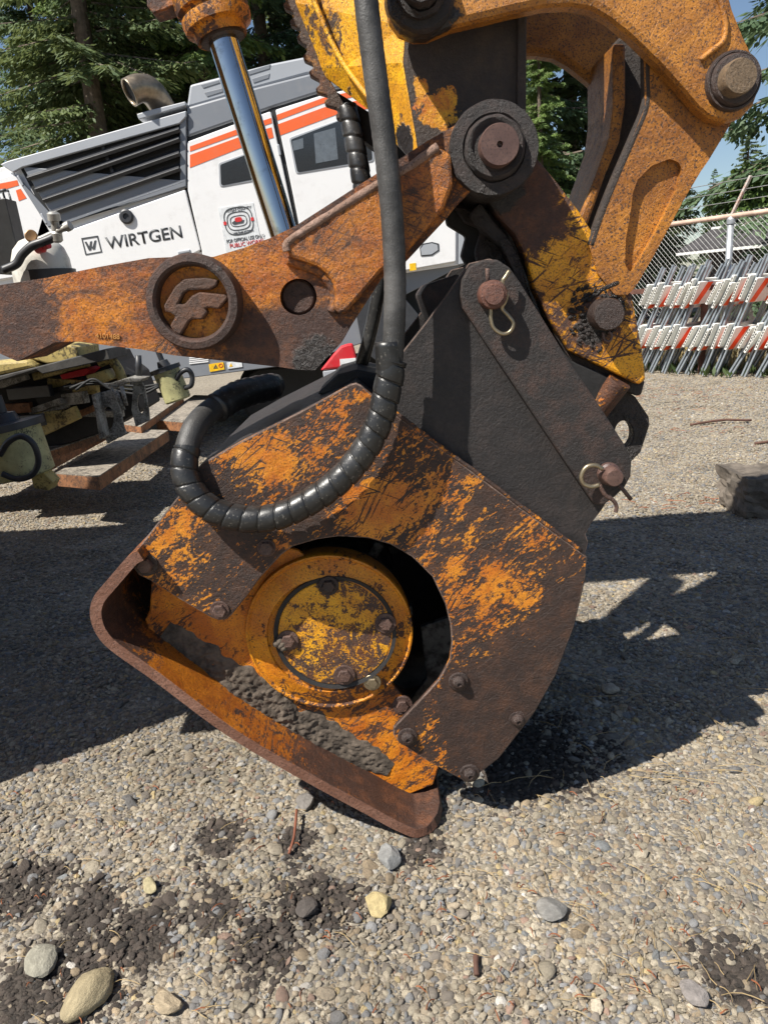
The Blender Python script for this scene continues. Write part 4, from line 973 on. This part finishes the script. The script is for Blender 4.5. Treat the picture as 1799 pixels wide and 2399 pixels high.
# ================================================================== old paving screed at left
SCR = thing('paving_screed', tuple(G(150, 1180)), 'old dirty yellow paving screed with rusty tread boards at left', 'paving screed')
m_y = flat('faded yellow paint', (.46, .36, .13), .6, 0, .2, 10, .2, dirt=(.03, .025, .02), dirt_amt=.35, ds=8)
m_c = flat('pale lime paint', (.42, .40, .20), .6, 0, .2, 12, .2, dirt=(.03, .028, .02), dirt_amt=.25, ds=14)
m_top = flat('gritty tread', (.24, .21, .17), .9, 0, .5, 30, 1.0, 60, dirt=(.04, .035, .03), dirt_amt=.3, ds=9)
m_or = flat('rusty orange edge', (.26, .115, .05), .7, 0, .35, 14, .3, dirt=(.06, .035, .025), dirt_amt=.4, ds=9)
m_gr = flat('chipped grey paint', (.30, .29, .26), .7, 0, .3, 14, .3, dirt=(.05, .04, .03), dirt_amt=.45, ds=12)
def board(corners, z, th, parent, name='tread_board'):
    """corners: near-left, near-right... pixel points of the top face, lying at height z"""
    p = [G(u, v, z) for u, v in corners]
    b = obj(name, prism_bm([p], th, Vector((0, 0, -1))), m_or, parent, .004)
    tp = obj('tread_surface', prism_bm([[q + Vector((0, 0, .006)) for q in p]], .006, Vector((0, 0, -1))), m_top, b)
    return b
board([(130, 1110), (230, 1118), (394, 1009), (318, 1007)], .36, .085, SCR)
board([(365, 985), (428, 990), (522, 928), (455, 926)], .36, .085, SCR)
board([(-60, 1075), (75, 1085), (245, 1000), (150, 985)], .34, .12, SCR)
board([(60, 1050), (110, 1060), (240, 1015), (190, 1008)], .48, .05, SCR)
board([(215, 985), (330, 1000), (430, 930), (340, 915)], .42, .06, SCR)
# dark main body behind the boards
q = G(60, 1100, .3)
def at(u, v, Y): return P(u, v, Y)
YQ = 4.7
plate('main_frame', [(-260, 905), (-100, 880), (250, 826), (262, 850), (300, 880), (330, 960), (250, 1010), (-100, 1120), (-260, 1160)], YQ + .35, .5, M['void'], SCR, .01)
plate('deck_edge', [(-260, 930), (0, 880), (90, 858), (250, 816), (258, 842), (100, 876), (85, 866), (0, 892), (-260, 950)], YQ - .1, .35, flat('grimy deck', (.05, .048, .045), .7, 0, .4, 10, .5), SCR, .006)
plate('hopper', [(62, 838), (120, 800), (180, 812), (183, 845), (112, 852)], YQ + .1, .4, m_y, SCR, .01)
plate('hopper', [(-260, 870), (5, 846), (60, 842), (84, 860), (0, 878), (-260, 930)], YQ + .02, .3, m_y, SCR, .02)
plate('red_cover', [(140, 878), (200, 862), (211, 866), (196, 880), (145, 889)], YQ + .1, .2, W_['red'], SCR, .004)
plate('control_box', [(200, 880), (245, 866), (262, 888), (214, 906)], YQ + .0, .25, m_y, SCR, .008)
tube('arched_rail', [P(u, v, YQ + .1) for u, v in spline([(232, 850), (258, 842), (276, 862), (288, 890), (300, 915)], 8)], .03, m_y, SCR, 12)
for k in range(3):
    tube('cable', [P(u, v, YQ - .05 - k * .02) for u, v in spline([(150 + k * 14, 905 + k * 4), (200 + k * 9, 900 - k * 6), (262, 900 + k * 6), (330, 905 + k * 9), (372, 900 + k * 3)], 7)], .008, W_['dark'], SCR, 8)
0 and beam('strut', P(130, 960, YQ - .1), P(240, 985, YQ - .3), .06, .06, m_y, SCR)
0 and beam('strut', P(150, 940, YQ), P(330, 1010, YQ - .3), .05, .07, m_y, SCR)
# end brackets
eb = plate('end_bracket', [(214, 926), (262, 912), (270, 920), (272, 935), (282, 960), (290, 1000), (296, 1015), (252, 1040), (246, 1028), (232, 1028), (222, 960)], YQ - .45, .02, m_gr, SCR, .004, [circ(253, 980, 13, 18, 28)])
plate('bracket_flange', [(214, 926), (222, 922), (244, 1024), (236, 1030)], YQ - .55, .1, m_gr, eb, .004)
eb2 = plate('end_bracket', [(312, 898), (330, 892), (338, 905), (348, 960), (350, 985), (318, 1000), (308, 960)], YQ - .35, .02, m_gr, SCR, .004, [circ(330, 945, 9, 16, 24)])
plate('bracket_top', [(250, 900), (300, 884), (336, 886), (330, 894), (300, 896), (262, 914)], YQ - .42, .14, m_gr, SCR, .004)
for a in ((285, 905, 296, 950), (272, 915, 290, 960)):
    tube('link_rod', [P(a[0], a[1], YQ - .47), P(a[2], a[3], YQ - .47)], .012, m_gr, eb, 8)
for k in range(16):
    a_ = (random.uniform(-40, 230), random.uniform(880, 1010)); L_ = random.uniform(40, 130); s_l = random.uniform(-.55, .1)
    beam('frame_bar', P(a_[0], a_[1], YQ + .3), P(a_[0] + L_, a_[1] + s_l * L_, YQ + random.uniform(.1, .3)), random.uniform(.03, .07), random.uniform(.03, .09), random.choice([m_y, m_gr, M['void'], m_or, W_['slat']]), SCR)
tube('lever', [P(326, 884, YQ - .3), P(324, 832, YQ - .3)], .018, W_['slat'], SCR, 10)
def actuator(c0, c1, rr, ring_pts, Yc):
    a, b = P(*c0, Yc), P(*c1, Yc); ax_ = (b - a).normalized(); L = (b - a).length
    o = lathe('actuator', a, [(rr * .9, 0), (rr, .01), (rr, L * .86)], m_c, SCR, 20, axis=ax_)
    lathe('actuator_cap', a + ax_ * L * .86, [(rr * 1.15, 0), (rr * 1.15, L * .12), (rr * .5, L * .14), (rr * .4, L * .3), (rr * .2, L * .32), (rr * .2, L * .62)], W_['slat'], o, 18, axis=ax_)
    tube('actuator_hose', [P(u, v, Yc - y) for u, v, y in spline(ring_pts, 8)], .016, W_['slat'], o, 10)
    return o
actuator((418, 938), (385, 858), .085, [(412, 890, .05), (424, 872, .07), (440, 866, .07), (450, 880, .06), (448, 902, .06), (434, 908, .03)], YQ + .1)
actuator((55, 1115), (10, 990), .17, [(0, 1065, .2), (20, 1035, .22), (50, 1022, .24), (78, 1040, .24), (90, 1080, .22), (75, 1112, .2), (40, 1122, .2), (5, 1110, .2)], 4.0)
plate('hinge_block', [(72, 1120), (100, 1105), (125, 1130), (115, 1150), (80, 1145)], 3.95, .1, m_y, SCR, .006)
0 and beam('base_beam', P(-260, 1150, 4.3), P(250, 1090, 4.3), .25, .30, M['void'], SCR)
# white gas tank, valve and hose on the screed
TK = thing('gas_tank', tuple(P(110, 700, 4.6)), 'white gas tank with black hose, gauge and red valve above the arm at left', 'gas tank')
s5 = mpp(110, 620, 4.6)
lathe('tank_shell', P(112, 700, 4.6), [(66 * s5, 0), (66 * s5, .15), (64 * s5, .22), (56 * s5, .28), (40 * s5, .325), (20 * s5, .345), (.001, .35)], paintm('tank paint', (.66, .64, .58), .4, .6, (.16, .13, .10)), TK, 36, axis=(0, 0, 1))
lathe('tank_band', P(112, 662, 4.6), [(67 * s5, 0), (67 * s5, .07)], W_['slat'], TK, 36, axis=(0, 0, 1))
lathe('valve', P(85, 582, 4.45), [(.02, 0), (.03, .01), (.03, .05), (.018, .06), (.018, .10)], W_['red'], TK, 16, axis=(.9, -.4, .1))
tube('gas_hose', [P(u, v, 4.4) for u, v in spline([(8, 632), (38, 618), (52, 596), (74, 576), (100, 566), (124, 556), (138, 545)], 8)], .024, W_['slat'], TK, 12)
lathe('gauge', P(74, 554, 4.42), [(.03, -.02), (.034, 0), (.034, .02), (.028, .024), (.001, .02)], flat('brass gauge', (.30, .18, .09), .4, .6), TK, 20, axis=(.3, -1, .2))
RG = lathe('regulator', P(132, 545, 4.4), [(.018, -.05), (.03, -.04), (.03, .0), (.022, .01), (.022, .06), (.034, .065), (.034, .10), (.02, .11)], flat('zinc casting', (.42, .41, .38), .45, .5), TK, 16, axis=(.1, -.2, 1))
lathe('regulator_arm', P(120, 548, 4.4), [(.016, -.08), (.016, .10), (.026, .10), (.026, .13)], flat('zinc casting', (.42, .41, .38), .45, .5), TK, 14, axis=(1, -.2, .3))
PO = beam('canopy_post', P(-2, 470, 4.75), P(38, 640, 4.75), .14, .14, flat('black post', (.02, .021, .022), .5), SCR, up=(0, 1, 0))
plate('post_panel', [(-260, 460), (-8, 470), (10, 610), (-260, 600)], 4.85, .05, W_['dark'], SCR, .004)
# ================================================================== chain-link fence
A, B = G(1720, 870), G(1530, 862)
fd = (B - A).normalized()                       # runs away to the left
FA, FB = A - fd * 5.0, A + fd * 5.2
nrmF = Vector((fd.y, -fd.x, 0)); nrmF = nrmF if nrmF.dot(Vector((0, -1, 0))) > 0 else -nrmF     # towards the camera
galv = flat('galvanised steel', (.42, .44, .46), .45, .6, .2, 8, .1)
wirem = flat('fence wire', (.24, .24, .235), .5, .3)
railm = flat('weathered top rail', (.50, .36, .28), .6, 0, .2, 6)
FN = thing('chain_link_fence', (A.x, A.y, 0), 'tall chain-link fence with barbed wire behind the stacked barricades', 'fence')
FH = 2.05
for k in (-2.6, .18, 2.9):
    p = A + fd * k
    po = tube('post', [p, p + Vector((0, 0, FH - .06))], .045, galv, FN, 16)
    lathe('post_cap', p + Vector((0, 0, FH - .10)), [(.055, 0), (.055, .06), (.035, .09)], galv, po, 16, axis=(0, 0, 1))
    q = p + Vector((0, 0, FH))
    beam('barb_arm', q, q - fd * .24 + Vector((0, 0, .46)), .05, .03, flat('painted arm', (.55, .52, .48), .6, 0, .2, 10, dirt=(.30, .10, .04), dirt_amt=.45, ds=10), po)
tube('top_rail', [FA + Vector((0, 0, FH)), FB + Vector((0, 0, FH))], .032, railm, FN, 14)
for k, (o1, z) in enumerate(((-.09, .18), (-.16, .31), (-.22, .44))):
    tube('barbed_wire', [FA + Vector((o1 * fd.x, o1 * fd.y, FH + z)), FB + Vector((o1 * fd.x, o1 * fd.y, FH + z))], .005, wirem, FN, 5)
v, f = [], []
LEN = (FB - FA).length; n = int((LEN + FH) / .075)
def prism(p0, p1, r):
    d = (p1 - p0).normalized(); s = d.cross(nrmF).normalized(); b = len(v)
    for p in (p0, p1): v.extend([p + s * r, p - s * r * .5 + nrmF * r, p - s * r * .5 - nrmF * r])
    for j in range(3): f.append((b + j, b + (j + 1) % 3, b + 3 + (j + 1) % 3, b + 3 + j))
for i in range(n):
    for sg in (1, -1):
        s0 = i * .075 - (FH if sg == 1 else 0); s1 = s0 + sg * FH; z0, z1 = .03, FH + .05
        if sg == -1: s0, s1 = i * .075, i * .075 - FH
        a_, b_ = s0, s1
        t0, t1 = 0., 1.
        if a_ < 0: t0 = (0 - a_) / (b_ - a_)
        if a_ > LEN: t0 = (LEN - a_) / (b_ - a_)
        if b_ < 0: t1 = (0 - a_) / (b_ - a_)
        if b_ > LEN: t1 = (LEN - a_) / (b_ - a_)
        if t1 <= t0 or t0 < 0 or t1 > 1: continue
        pt = lambda q: FA + fd * (a_ + (b_ - a_) * q) + Vector((0, 0, z0 + (z1 - z0) * q)) + nrmF * .004 * sg
        prism(pt(t0), pt(t1), .0019)
tag(pyd('wire_mesh', v, f, wirem, FN), kind='stuff')

# ================================================================== folded barricades leaning in a row
white = flat('barricade white', (.74, .73, .68), .5, 0, .08, 6, dirt=(.35, .32, .26), dirt_amt=.15, ds=8)
orng = flat('barricade orange', (.80, .095, .02), .45, 0, .15, 8)
zinc = flat('zinc leg', (.34, .38, .42), .4, .55, .25, 6, .1)
r_d = -fd; p_d = -nrmF if False else Vector((-r_d.y, r_d.x, 0))
if p_d.y < 0: p_d = -p_d
def barricade(pos, lean, first):
    e = thing('folding_barricade', tuple(pos), first, 'barricade', 'folded barricades leaning in a row by the fence')
    up = (Vector((0, 0, 1)) * math.cos(lean) + r_d * math.sin(lean)).normalized(); nn = p_d.cross(up).normalized()
    L = 1.62
    for side in (-.022, .022):
        for q in (.10, .55):
            a = pos + p_d * q + nn * side
            beam('leg', a, a + up * L, .035, .022, zinc, e, up=tuple(nn), bevel=0)
    for h0 in (.42, 1.06):
        for side in (-.052, .052):
            cc = pos + p_d * .32 + nn * side + up * (h0 + .14)
            rot = Matrix((p_d, nn, up)).transposed()
            pn = box('panel', cc, (.68, .03, .31), white, e, rot, .003)
            for k in range(2):                                   # slanted stripes on the outer faces
                x0 = -.30 + k * .34; sgn = 1 if side > 0 else -1
                lp = [cc + p_d * x + up * z + nn * sgn * .0165 for x, z in ((x0, -.15), (x0 + .12, -.15), (min(x0 + .26, .34), .15), (min(x0 + .14, .34), .15))]
                obj('stripe', prism_bm([lp], .0014, -nn * sgn), orng, pn)
            for k in range(7):                                   # dark boxes painted in for the shade inside the hollow cells
                q_ = cc - p_d * .3405 + up * (-.115 + k * .038)
                obj('cell_shade', boxbm(bmesh.new(), q_, (.004, .014, .026), rot), M['void'], pn)
    return e
base = A + nrmF * .62
ks = [.9 - .172 * k for k in range(-1, 17)]
proto_b = None
ordn = ['first', 'second', 'third', 'fourth', 'fifth', 'sixth', 'seventh', 'eighth', 'ninth', 'tenth', 'eleventh', 'twelfth', 'thirteenth', 'fourteenth', 'fifteenth', 'sixteenth', 'seventeenth', 'eighteenth']
for i in range(18):
    pos = base + fd * (1.55 - .20 * i) ; pos.z = .01
    lean = R(27 + random.uniform(-6, 5))
    lb = 'folded white and orange barricade, %s from the left in the leaning row' % ordn[i]
    if proto_b is None:
        proto_b = barricade(pos, R(27), lb); proto_b.rotation_mode = 'QUATERNION'
    else:
        c = copy_tree(proto_b); c.location = pos + nrmF * random.uniform(-.05, .05); c['label'] = lb
        c.rotation_quaternion = Matrix.Rotation(lean - R(27), 3, Vector((0, 0, 1)).cross(r_d)).to_quaternion()
# crate rail the row leans on
RK = thing('storage_rack', tuple(base + fd * .2), 'rusty steel rack rail behind the leaning barricades', 'rack')
rust_r = flat('rack rust', (.11, .05, .035), .8, 0, .3, 10)
for z in (.55, 1.15): beam('rail', base + fd * 2.2 - nrmF * .28 + Vector((0, 0, z)), base - fd * 2.6 - nrmF * .28 + Vector((0, 0, z)), .06, .07, rust_r, RK)
for k in (2.1, .3, -1.4): beam('upright', base + fd * k - nrmF * .30, base + fd * k - nrmF * .30 + Vector((0, 0, 1.25)), .07, .07, rust_r, RK, up=(0, 1, 0))

# ================================================================== traffic drums
def drum(loc, label):
    e = thing('traffic_drum', loc, label, 'traffic drum', 'traffic drums by the fence')
    r0, H = .29, .95
    pr = [(r0 * 1.12, 0), (r0 * 1.12, .05), (r0, .06), (r0 * .98, .30), (r0 * .95, .31), (r0 * .93, .55), (r0 * .90, .56), (r0 * .88, .78), (r0 * .84, .79), (r0 * .80, .92), (r0 * .7, .95), (.001, .955)]
    lathe('drum_body', loc, pr, orng, e, 28, axis=(0, 0, 1))
    for z0, z1, ra, rb_ in ((.34, .50, .948, .938), (.59, .74, .897, .887)):
        lathe('reflective_band', Vector(loc), [(r0 * ra + .001, z0), (r0 * ra + .004, z0), (r0 * rb_ + .004, z1), (r0 * rb_ + .001, z1)], white, e, 28, axis=(0, 0, 1))
    return e
dp = base + fd * 2.35 - nrmF * .1
drum(Vector((dp.x, dp.y, 0)), 'lower orange traffic drum standing on the gravel left of the barricades')
drum(Vector((dp.x, dp.y, .50)), 'upper orange and white traffic drum nested on another one')

# ================================================================== broken concrete block at the right edge
bm = bmesh.new(); q = G(1800, 1212)
bmesh.ops.create_cube(bm, size=1); bmesh.ops.subdivide_edges(bm, edges=bm.edges, cuts=9, use_grid_fill=True)
for v_ in bm.verts:
    n_ = mnoise.noise(v_.co * 3.1) * .16 + mnoise.noise(v_.co * 9) * .10; v_.co *= 1 + n_
    v_.co = Vector((v_.co.x * .38, v_.co.y * .34, v_.co.z * .23))
for v_ in bm.verts: v_.co += Vector((q.x + .06, q.y + .16, .112))
cb = obj('concrete_block', bm, flat('rough dark concrete', (.12, .10, .08), .9, 0, .45, 12, 1.0, 40))
tag(cb, 'rough broken brown-grey block on the gravel at the right edge', 'concrete block')

# ================================================================== dark shed behind the fence
SH = thing('shed', tuple(A + fd * 1.5 - nrmF * 4), 'dark shed with pale roof edges seen through the chain-link fence', 'shed')
sd = flat('shed wall', (.055, .045, .04), .8, 0, .3, 3); sr = flat('shed roof', (.045, .042, .045), .8, 0, .3, 4)
o_ = A - nrmF * 4.2
p0, p1 = o_ + fd * 3.2, o_ - fd * 6
obj('wall', prism_bm([[p0, p1, p1 + Vector((0, 0, 1.85)), p0 + Vector((0, 0, 1.85))]], 3.5, -nrmF), sd, SH)
for k in range(18):
    q = p0.lerp(p1, (k + .5) / 18) + nrmF * .02; box('batten', q + Vector((0, 0, .95)), (.05, .05, 1.8), sr, SH, None, 0)
rl = [p0 + nrmF * .5 + fd * .4 + Vector((0, 0, 1.75)), p1 + nrmF * .5 + Vector((0, 0, 1.75)), p1 - nrmF * 2 + Vector((0, 0, 2.65)), p0 - nrmF * 2 + fd * .4 + Vector((0, 0, 2.65))]
rf = obj('roof', prism_bm([rl], .06, Vector((0, 0, 1))), sr, SH)
trim = flat('white trim', (.62, .62, .6), .6)
beam('eave_trim', rl[0], rl[1], .04, .05, trim, rf)
beam('eave_trim', rl[0].lerp(rl[3], .45) + Vector((0, 0, .07)), rl[1].lerp(rl[2], .45) + Vector((0, 0, .07)), .03, .05, trim, rf)

# ================================================================== trees
def leafmat(name, c1, c2, c3):
    t = NT(name); co_ = t.co(); ob = t.n('ObjectInfo')
    n_ = t.noise(co_, 1.1, 5, .6); n2 = t.noise(co_, 9, 3, .6)
    c = t.mix(t.rng(n_, .36, .64), c1, c2); c = t.mix(t.math('MULTIPLY', t.rng(n2, .52, .72), .6), c, c3)
    m = t.done(c, .62, 0, None)
    tr = t.n('BsdfTranslucent'); t.put(tr.inputs[0], t.mix(.5, c, c3)); ms = t.n('MixShader'); ms.inputs[0].default_value = .34
    out = t.t.nodes['Material Output']; t.t.links.new(t.b.outputs[0], ms.inputs[1]); t.t.links.new(tr.outputs[0], ms.inputs[2]); t.t.links.new(ms.outputs[0], out.inputs[0])
    return m
fir = leafmat('fir needles', (.065, .105, .045), (.13, .175, .06), (.24, .27, .10))
fir2 = leafmat('cedar needles', (.08, .135, .035), (.155, .235, .06), (.27, .33, .10))
fir3 = leafmat('spruce needles', (.06, .105, .055), (.11, .175, .085), (.20, .26, .12))
shrub = leafmat('shrub leaves', (.05, .10, .02), (.10, .17, .03), (.20, .26, .06))
bark = flat('conifer bark', (.11, .085, .065), .9, 0, .4, 6, 1.0, 20)
def conifer(seed, H, Rm, nb, droop, spray, mat, h0=.04):
    r_ = np.random.default_rng(seed)
    pos, drc, nor, siz = [], [], [], []
    bv, bf = [], []
    for b in range(nb):
        q = r_.random() ** 1.25; h = (h0 + (1 - h0) * q) * H
        L = Rm * (1 - q) ** .75 * r_.uniform(.62, 1.12) + .25
        az = r_.uniform(0, 2 * np.pi); el = r_.uniform(-.15, .25) - droop * (1 - q) * .5
        n = max(4, int(L / .10)); s = np.linspace(.12, 1, n)
        dx, dy = np.cos(az), np.sin(az)
        side = np.array([-dy, dx, 0])
        z = h + L * s * np.sin(el) - droop * .35 * L * s ** 2 + .10 * L * s ** 4
        bend = r_.normal(0, .12) * s ** 2 * L
        pts = np.stack([dx * L * s + side[0] * bend, dy * L * s + side[1] * bend, z], 1)
        # branch wood
        k0 = len(bv); w_ = .012 + .012 * L
        for i in (0, n // 2, n - 1):
            pp = pts[i]; ww = w_ * (1 - .8 * s[i])
            bv += [(pp[0] + side[0] * ww, pp[1] + side[1] * ww, pp[2]), (pp[0] - side[0] * ww, pp[1] - side[1] * ww, pp[2]), (pp[0], pp[1], pp[2] + ww * 1.5)]
        for i in (0, 1):
            for j in range(3): bf.append((k0 + i * 3 + j, k0 + i * 3 + (j + 1) % 3, k0 + i * 3 + 3 + (j + 1) % 3, k0 + i * 3 + 3 + j))
        # twigs with sprays
        for sg in (-1, 1):
            tl = L * .34 * (1 - s * .72) * r_.uniform(.5, 1.2, n) + .10
            m = 6
            for j in range(m):
                u_ = (j + r_.random(n)) / m
                ang = sg * r_.uniform(.7, 1.15, n)
                d = np.stack([dx * np.cos(ang) - dy * np.sin(ang), dy * np.cos(ang) + dx * np.sin(ang), r_.normal(-.22 - droop * .5, .22, n)], 1)
                d /= np.linalg.norm(d, axis=1)[:, None]
                keep = r_.random(n) < .93
                pos.append((pts + d * (tl * u_)[:, None] + r_.normal(0, .03, (n, 3)))[keep]); drc.append(d[keep])
                nn = np.stack([r_.normal(0, .45, n), r_.normal(0, .45, n), np.ones(n)], 1); nor.append(nn[keep]); siz.append((spray * r_.uniform(.6, 1.35, n))[keep])
    pos = np.concatenate(pos); drc = np.concatenate(drc); nor = np.concatenate(nor); siz = np.concatenate(siz)[:, None]
    sd_ = np.cross(drc, nor); sd_ /= np.linalg.norm(sd_, axis=1)[:, None] + 1e-9
    up_ = np.cross(sd_, drc)
    a = pos - drc * siz * .5; b_ = pos + sd_ * siz * .22 - up_ * siz * .08; c_ = pos + drc * siz * .6 - up_ * siz * .12; d_ = pos - sd_ * siz * .22 - up_ * siz * .08
    V = np.stack([a, b_, c_, d_], 1).reshape(-1, 3); k = len(pos)
    me = bpy.data.meshes.new('crown'); me.vertices.add(len(V)); me.vertices.foreach_set('co', V.ravel())
    me.loops.add(4 * k); me.loops.foreach_set('vertex_index', np.arange(4 * k, dtype=np.int32)); me.polygons.add(k); me.polygons.foreach_set('loop_start', np.arange(0, 4 * k, 4, dtype=np.int32))
    me.update(calc_edges=True); me.materials.append(mat)
    # trunk
    n = 12; tv, tf = [], []; hs = np.linspace(0, .99, 14); ph = r_.uniform(0, 6)
    for i, q in enumerate(hs):
        rr = .30 * H / 24 * (1 - q) ** .9 + .02; cx, cy = .10 * math.sin(q * 5 + ph), .10 * math.cos(q * 4 + ph)
        for j in range(n): tv.append((cx + rr * math.cos(j * 6.2832 / n), cy + rr * math.sin(j * 6.2832 / n), q * H))
    for i in range(13):
        for j in range(n): tf.append((i * n + j, i * n + (j + 1) % n, (i + 1) * n + (j + 1) % n, (i + 1) * n + j))
    o_ = len(tv); tv += bv; tf += [tuple(x + o_ for x in q) for q in bf]
    tm = bpy.data.meshes.new('trunk'); tm.from_pydata(tv, [], tf); tm.update(); tm.materials.append(bark)
    return tm, me
PROT = [conifer(1, 24, 3.6, 330, .55, .20, fir), conifer(2, 22, 3.0, 330, .75, .19, fir2), conifer(3, 26, 4.2, 330, .45, .21, fir3)]
def tree(u, Y, k, sc, rz, label, base_v=None, name='fir_tree'):
    p = P(u, 760, Y)
    e = thing(name, (p.x, p.y, 0), label, 'tree', 'conifers around the yard')
    e.scale = (sc, sc, sc); e.rotation_euler.z = rz
    for nm, me in zip(('trunk', 'crown'), PROT[k]):
        o = bpy.data.objects.new(nm, me); COL.objects.link(o); o.parent = e
    return e
tree(310, 23, 0, 1.0, .3, 'tall olive green fir rising behind the exhaust pipe, left')
tree(420, 27, 2, 1.05, 1.9, 'dark fir just right of the exhaust pipe')
tree(545, 25, 1, 1.05, 4.0, 'bright green cedar behind the chrome rod')
tree(680, 30, 2, 1.0, 2.2, 'dark spruce between the cylinder and the serrated stick')
tree(195, 34, 2, .80, 5.2, 'fir at the far left with thin outer branches against the sky')
tree(330, 34, 1, 1.1, .9, 'green cedar deep between the left firs')
tree(-60, 46, 0, .46, 2.7, 'small distant fir at the left edge of the photo')
tree(800, 33, 0, 1.1, 3.1, 'fir hidden mostly by the stick and hose')
tree(1200, 26, 2, 1.0, .4, 'dark spruce seen through the gap under the upper link')
tree(1330, 30, 0, 1.05, 3.6, 'olive fir seen in the right half of the link gap')
tree(1270, 22, 1, .42, 1.1, 'low bright cedar filling the bottom of the link gap')
tree(1040, 31, 2, 1.1, 2.9, 'spruce behind the stick and lower links')
tree(1500, 27, 0, .50, 4.4, 'fir whose branches stick out right of the rear link')
tree(1440, 34, 2, .78, .8, 'spruce behind the rear casting link')
tree(1730, 62, 0, .55, 2.0, 'small pointed fir on the skyline at right')
tree(1655, 75, 2, .42, 1.0, 'tiny distant spruce top beside the rear link')
tree(1840, 40, 1, .42, 5.0, 'cedar at the right edge behind the fence')
tree(2080, 15, 2, .95, 1.35, 'near spruce whose dark branches hang in at the upper right corner')
# yellow-green shrubs behind the fence
def bush(u, v, Y, rad, n, seed, label):
    r_ = np.random.default_rng(seed); c = P(u, v, Y); e = thing('shrub', (c.x, c.y, 0), label, 'shrub', 'bright shrubs behind the fence')
    d = r_.normal(0, 1, (n, 3)); d /= np.linalg.norm(d, axis=1)[:, None]
    lob = np.array([1 + .35 * mnoise.noise(Vector(x * 2.2) + Vector((seed, 0, 0))) for x in d])
    pos = d * (rad * lob * r_.uniform(.55, 1.05, n) ** .6)[:, None]; pos[:, 2] = pos[:, 2] * .9
    nn = d + r_.normal(0, .6, (n, 3)); a = np.cross(nn, r_.normal(0, 1, (n, 3))); a /= np.linalg.norm(a, axis=1)[:, None]; b = np.cross(nn, a); b /= np.linalg.norm(b, axis=1)[:, None]
    s = (.07 * r_.uniform(.6, 1.4, n))[:, None]; pos = pos + np.array(c)
    V = np.stack([pos - a * s, pos + b * s * .5, pos + a * s, pos - b * s * .5], 1).reshape(-1, 3)
    pyd('foliage', V, [tuple(range(i * 4, i * 4 + 4)) for i in range(n)], shrub, e)
    for k in range(5):
        q = Vector((c.x + random.uniform(-.2, .2), c.y + random.uniform(-.2, .2), 0)); tube('stem', [q, q.lerp(Vector(c), .5) + Vector((random.uniform(-.1, .1), 0, 0)), Vector(c) + Vector((random.uniform(-.5, .5), 0, .3))], [.05, .04, .015], bark, e, 8)
bush(1800, 500, 17, 1.15, 5200, 2, 'bright yellow-green shrub above the fence rail at right')
bush(1900, 470, 19, 1.5, 5200, 3, 'large leafy shrub beyond the right edge of the fence')
# weeds and dry grass behind the barricades
v, f = [], []
for i in range(2600):
    q = A + fd * random.uniform(-2.5, 3) - nrmF * random.uniform(.1, 1.2); h = random.uniform(.15, .75); a = random.uniform(0, 3.14); b = len(v); w2 = .006
    tp = q + Vector((random.gauss(0, .12), random.gauss(0, .12), h))
    v += [q - Vector((math.cos(a), math.sin(a), 0)) * w2, q + Vector((math.cos(a), math.sin(a), 0)) * w2, tp]; f.append((b, b + 1, b + 2))
tag(pyd('dry_grass', v, f, flat('straw grass', (.46, .36, .16), .8, 0, .3, 3)), 'tall dry straw-coloured grass behind the barricades', 'grass', kind='stuff')
v, f = [], []
for i in range(160):
    q = base + fd * random.uniform(-1.6, 1.4) - nrmF * random.uniform(-.1, .5); h = random.uniform(.05, .2); a = random.uniform(0, 3.14); b = len(v)
    tp = q + Vector((random.gauss(0, .05), random.gauss(0, .05), h)); sd2 = Vector((math.cos(a), math.sin(a), 0)) * .025
    v += [q, q.lerp(tp, .6) + sd2, tp, q.lerp(tp, .6) - sd2]; f.append((b, b + 1, b + 2, b + 3))
tag(pyd('weeds', v, f, leafmat('weed leaves', (.04, .07, .02), (.07, .11, .03), (.12, .15, .05))), 'small green weeds at the feet of the barricades', 'weeds', kind='stuff')
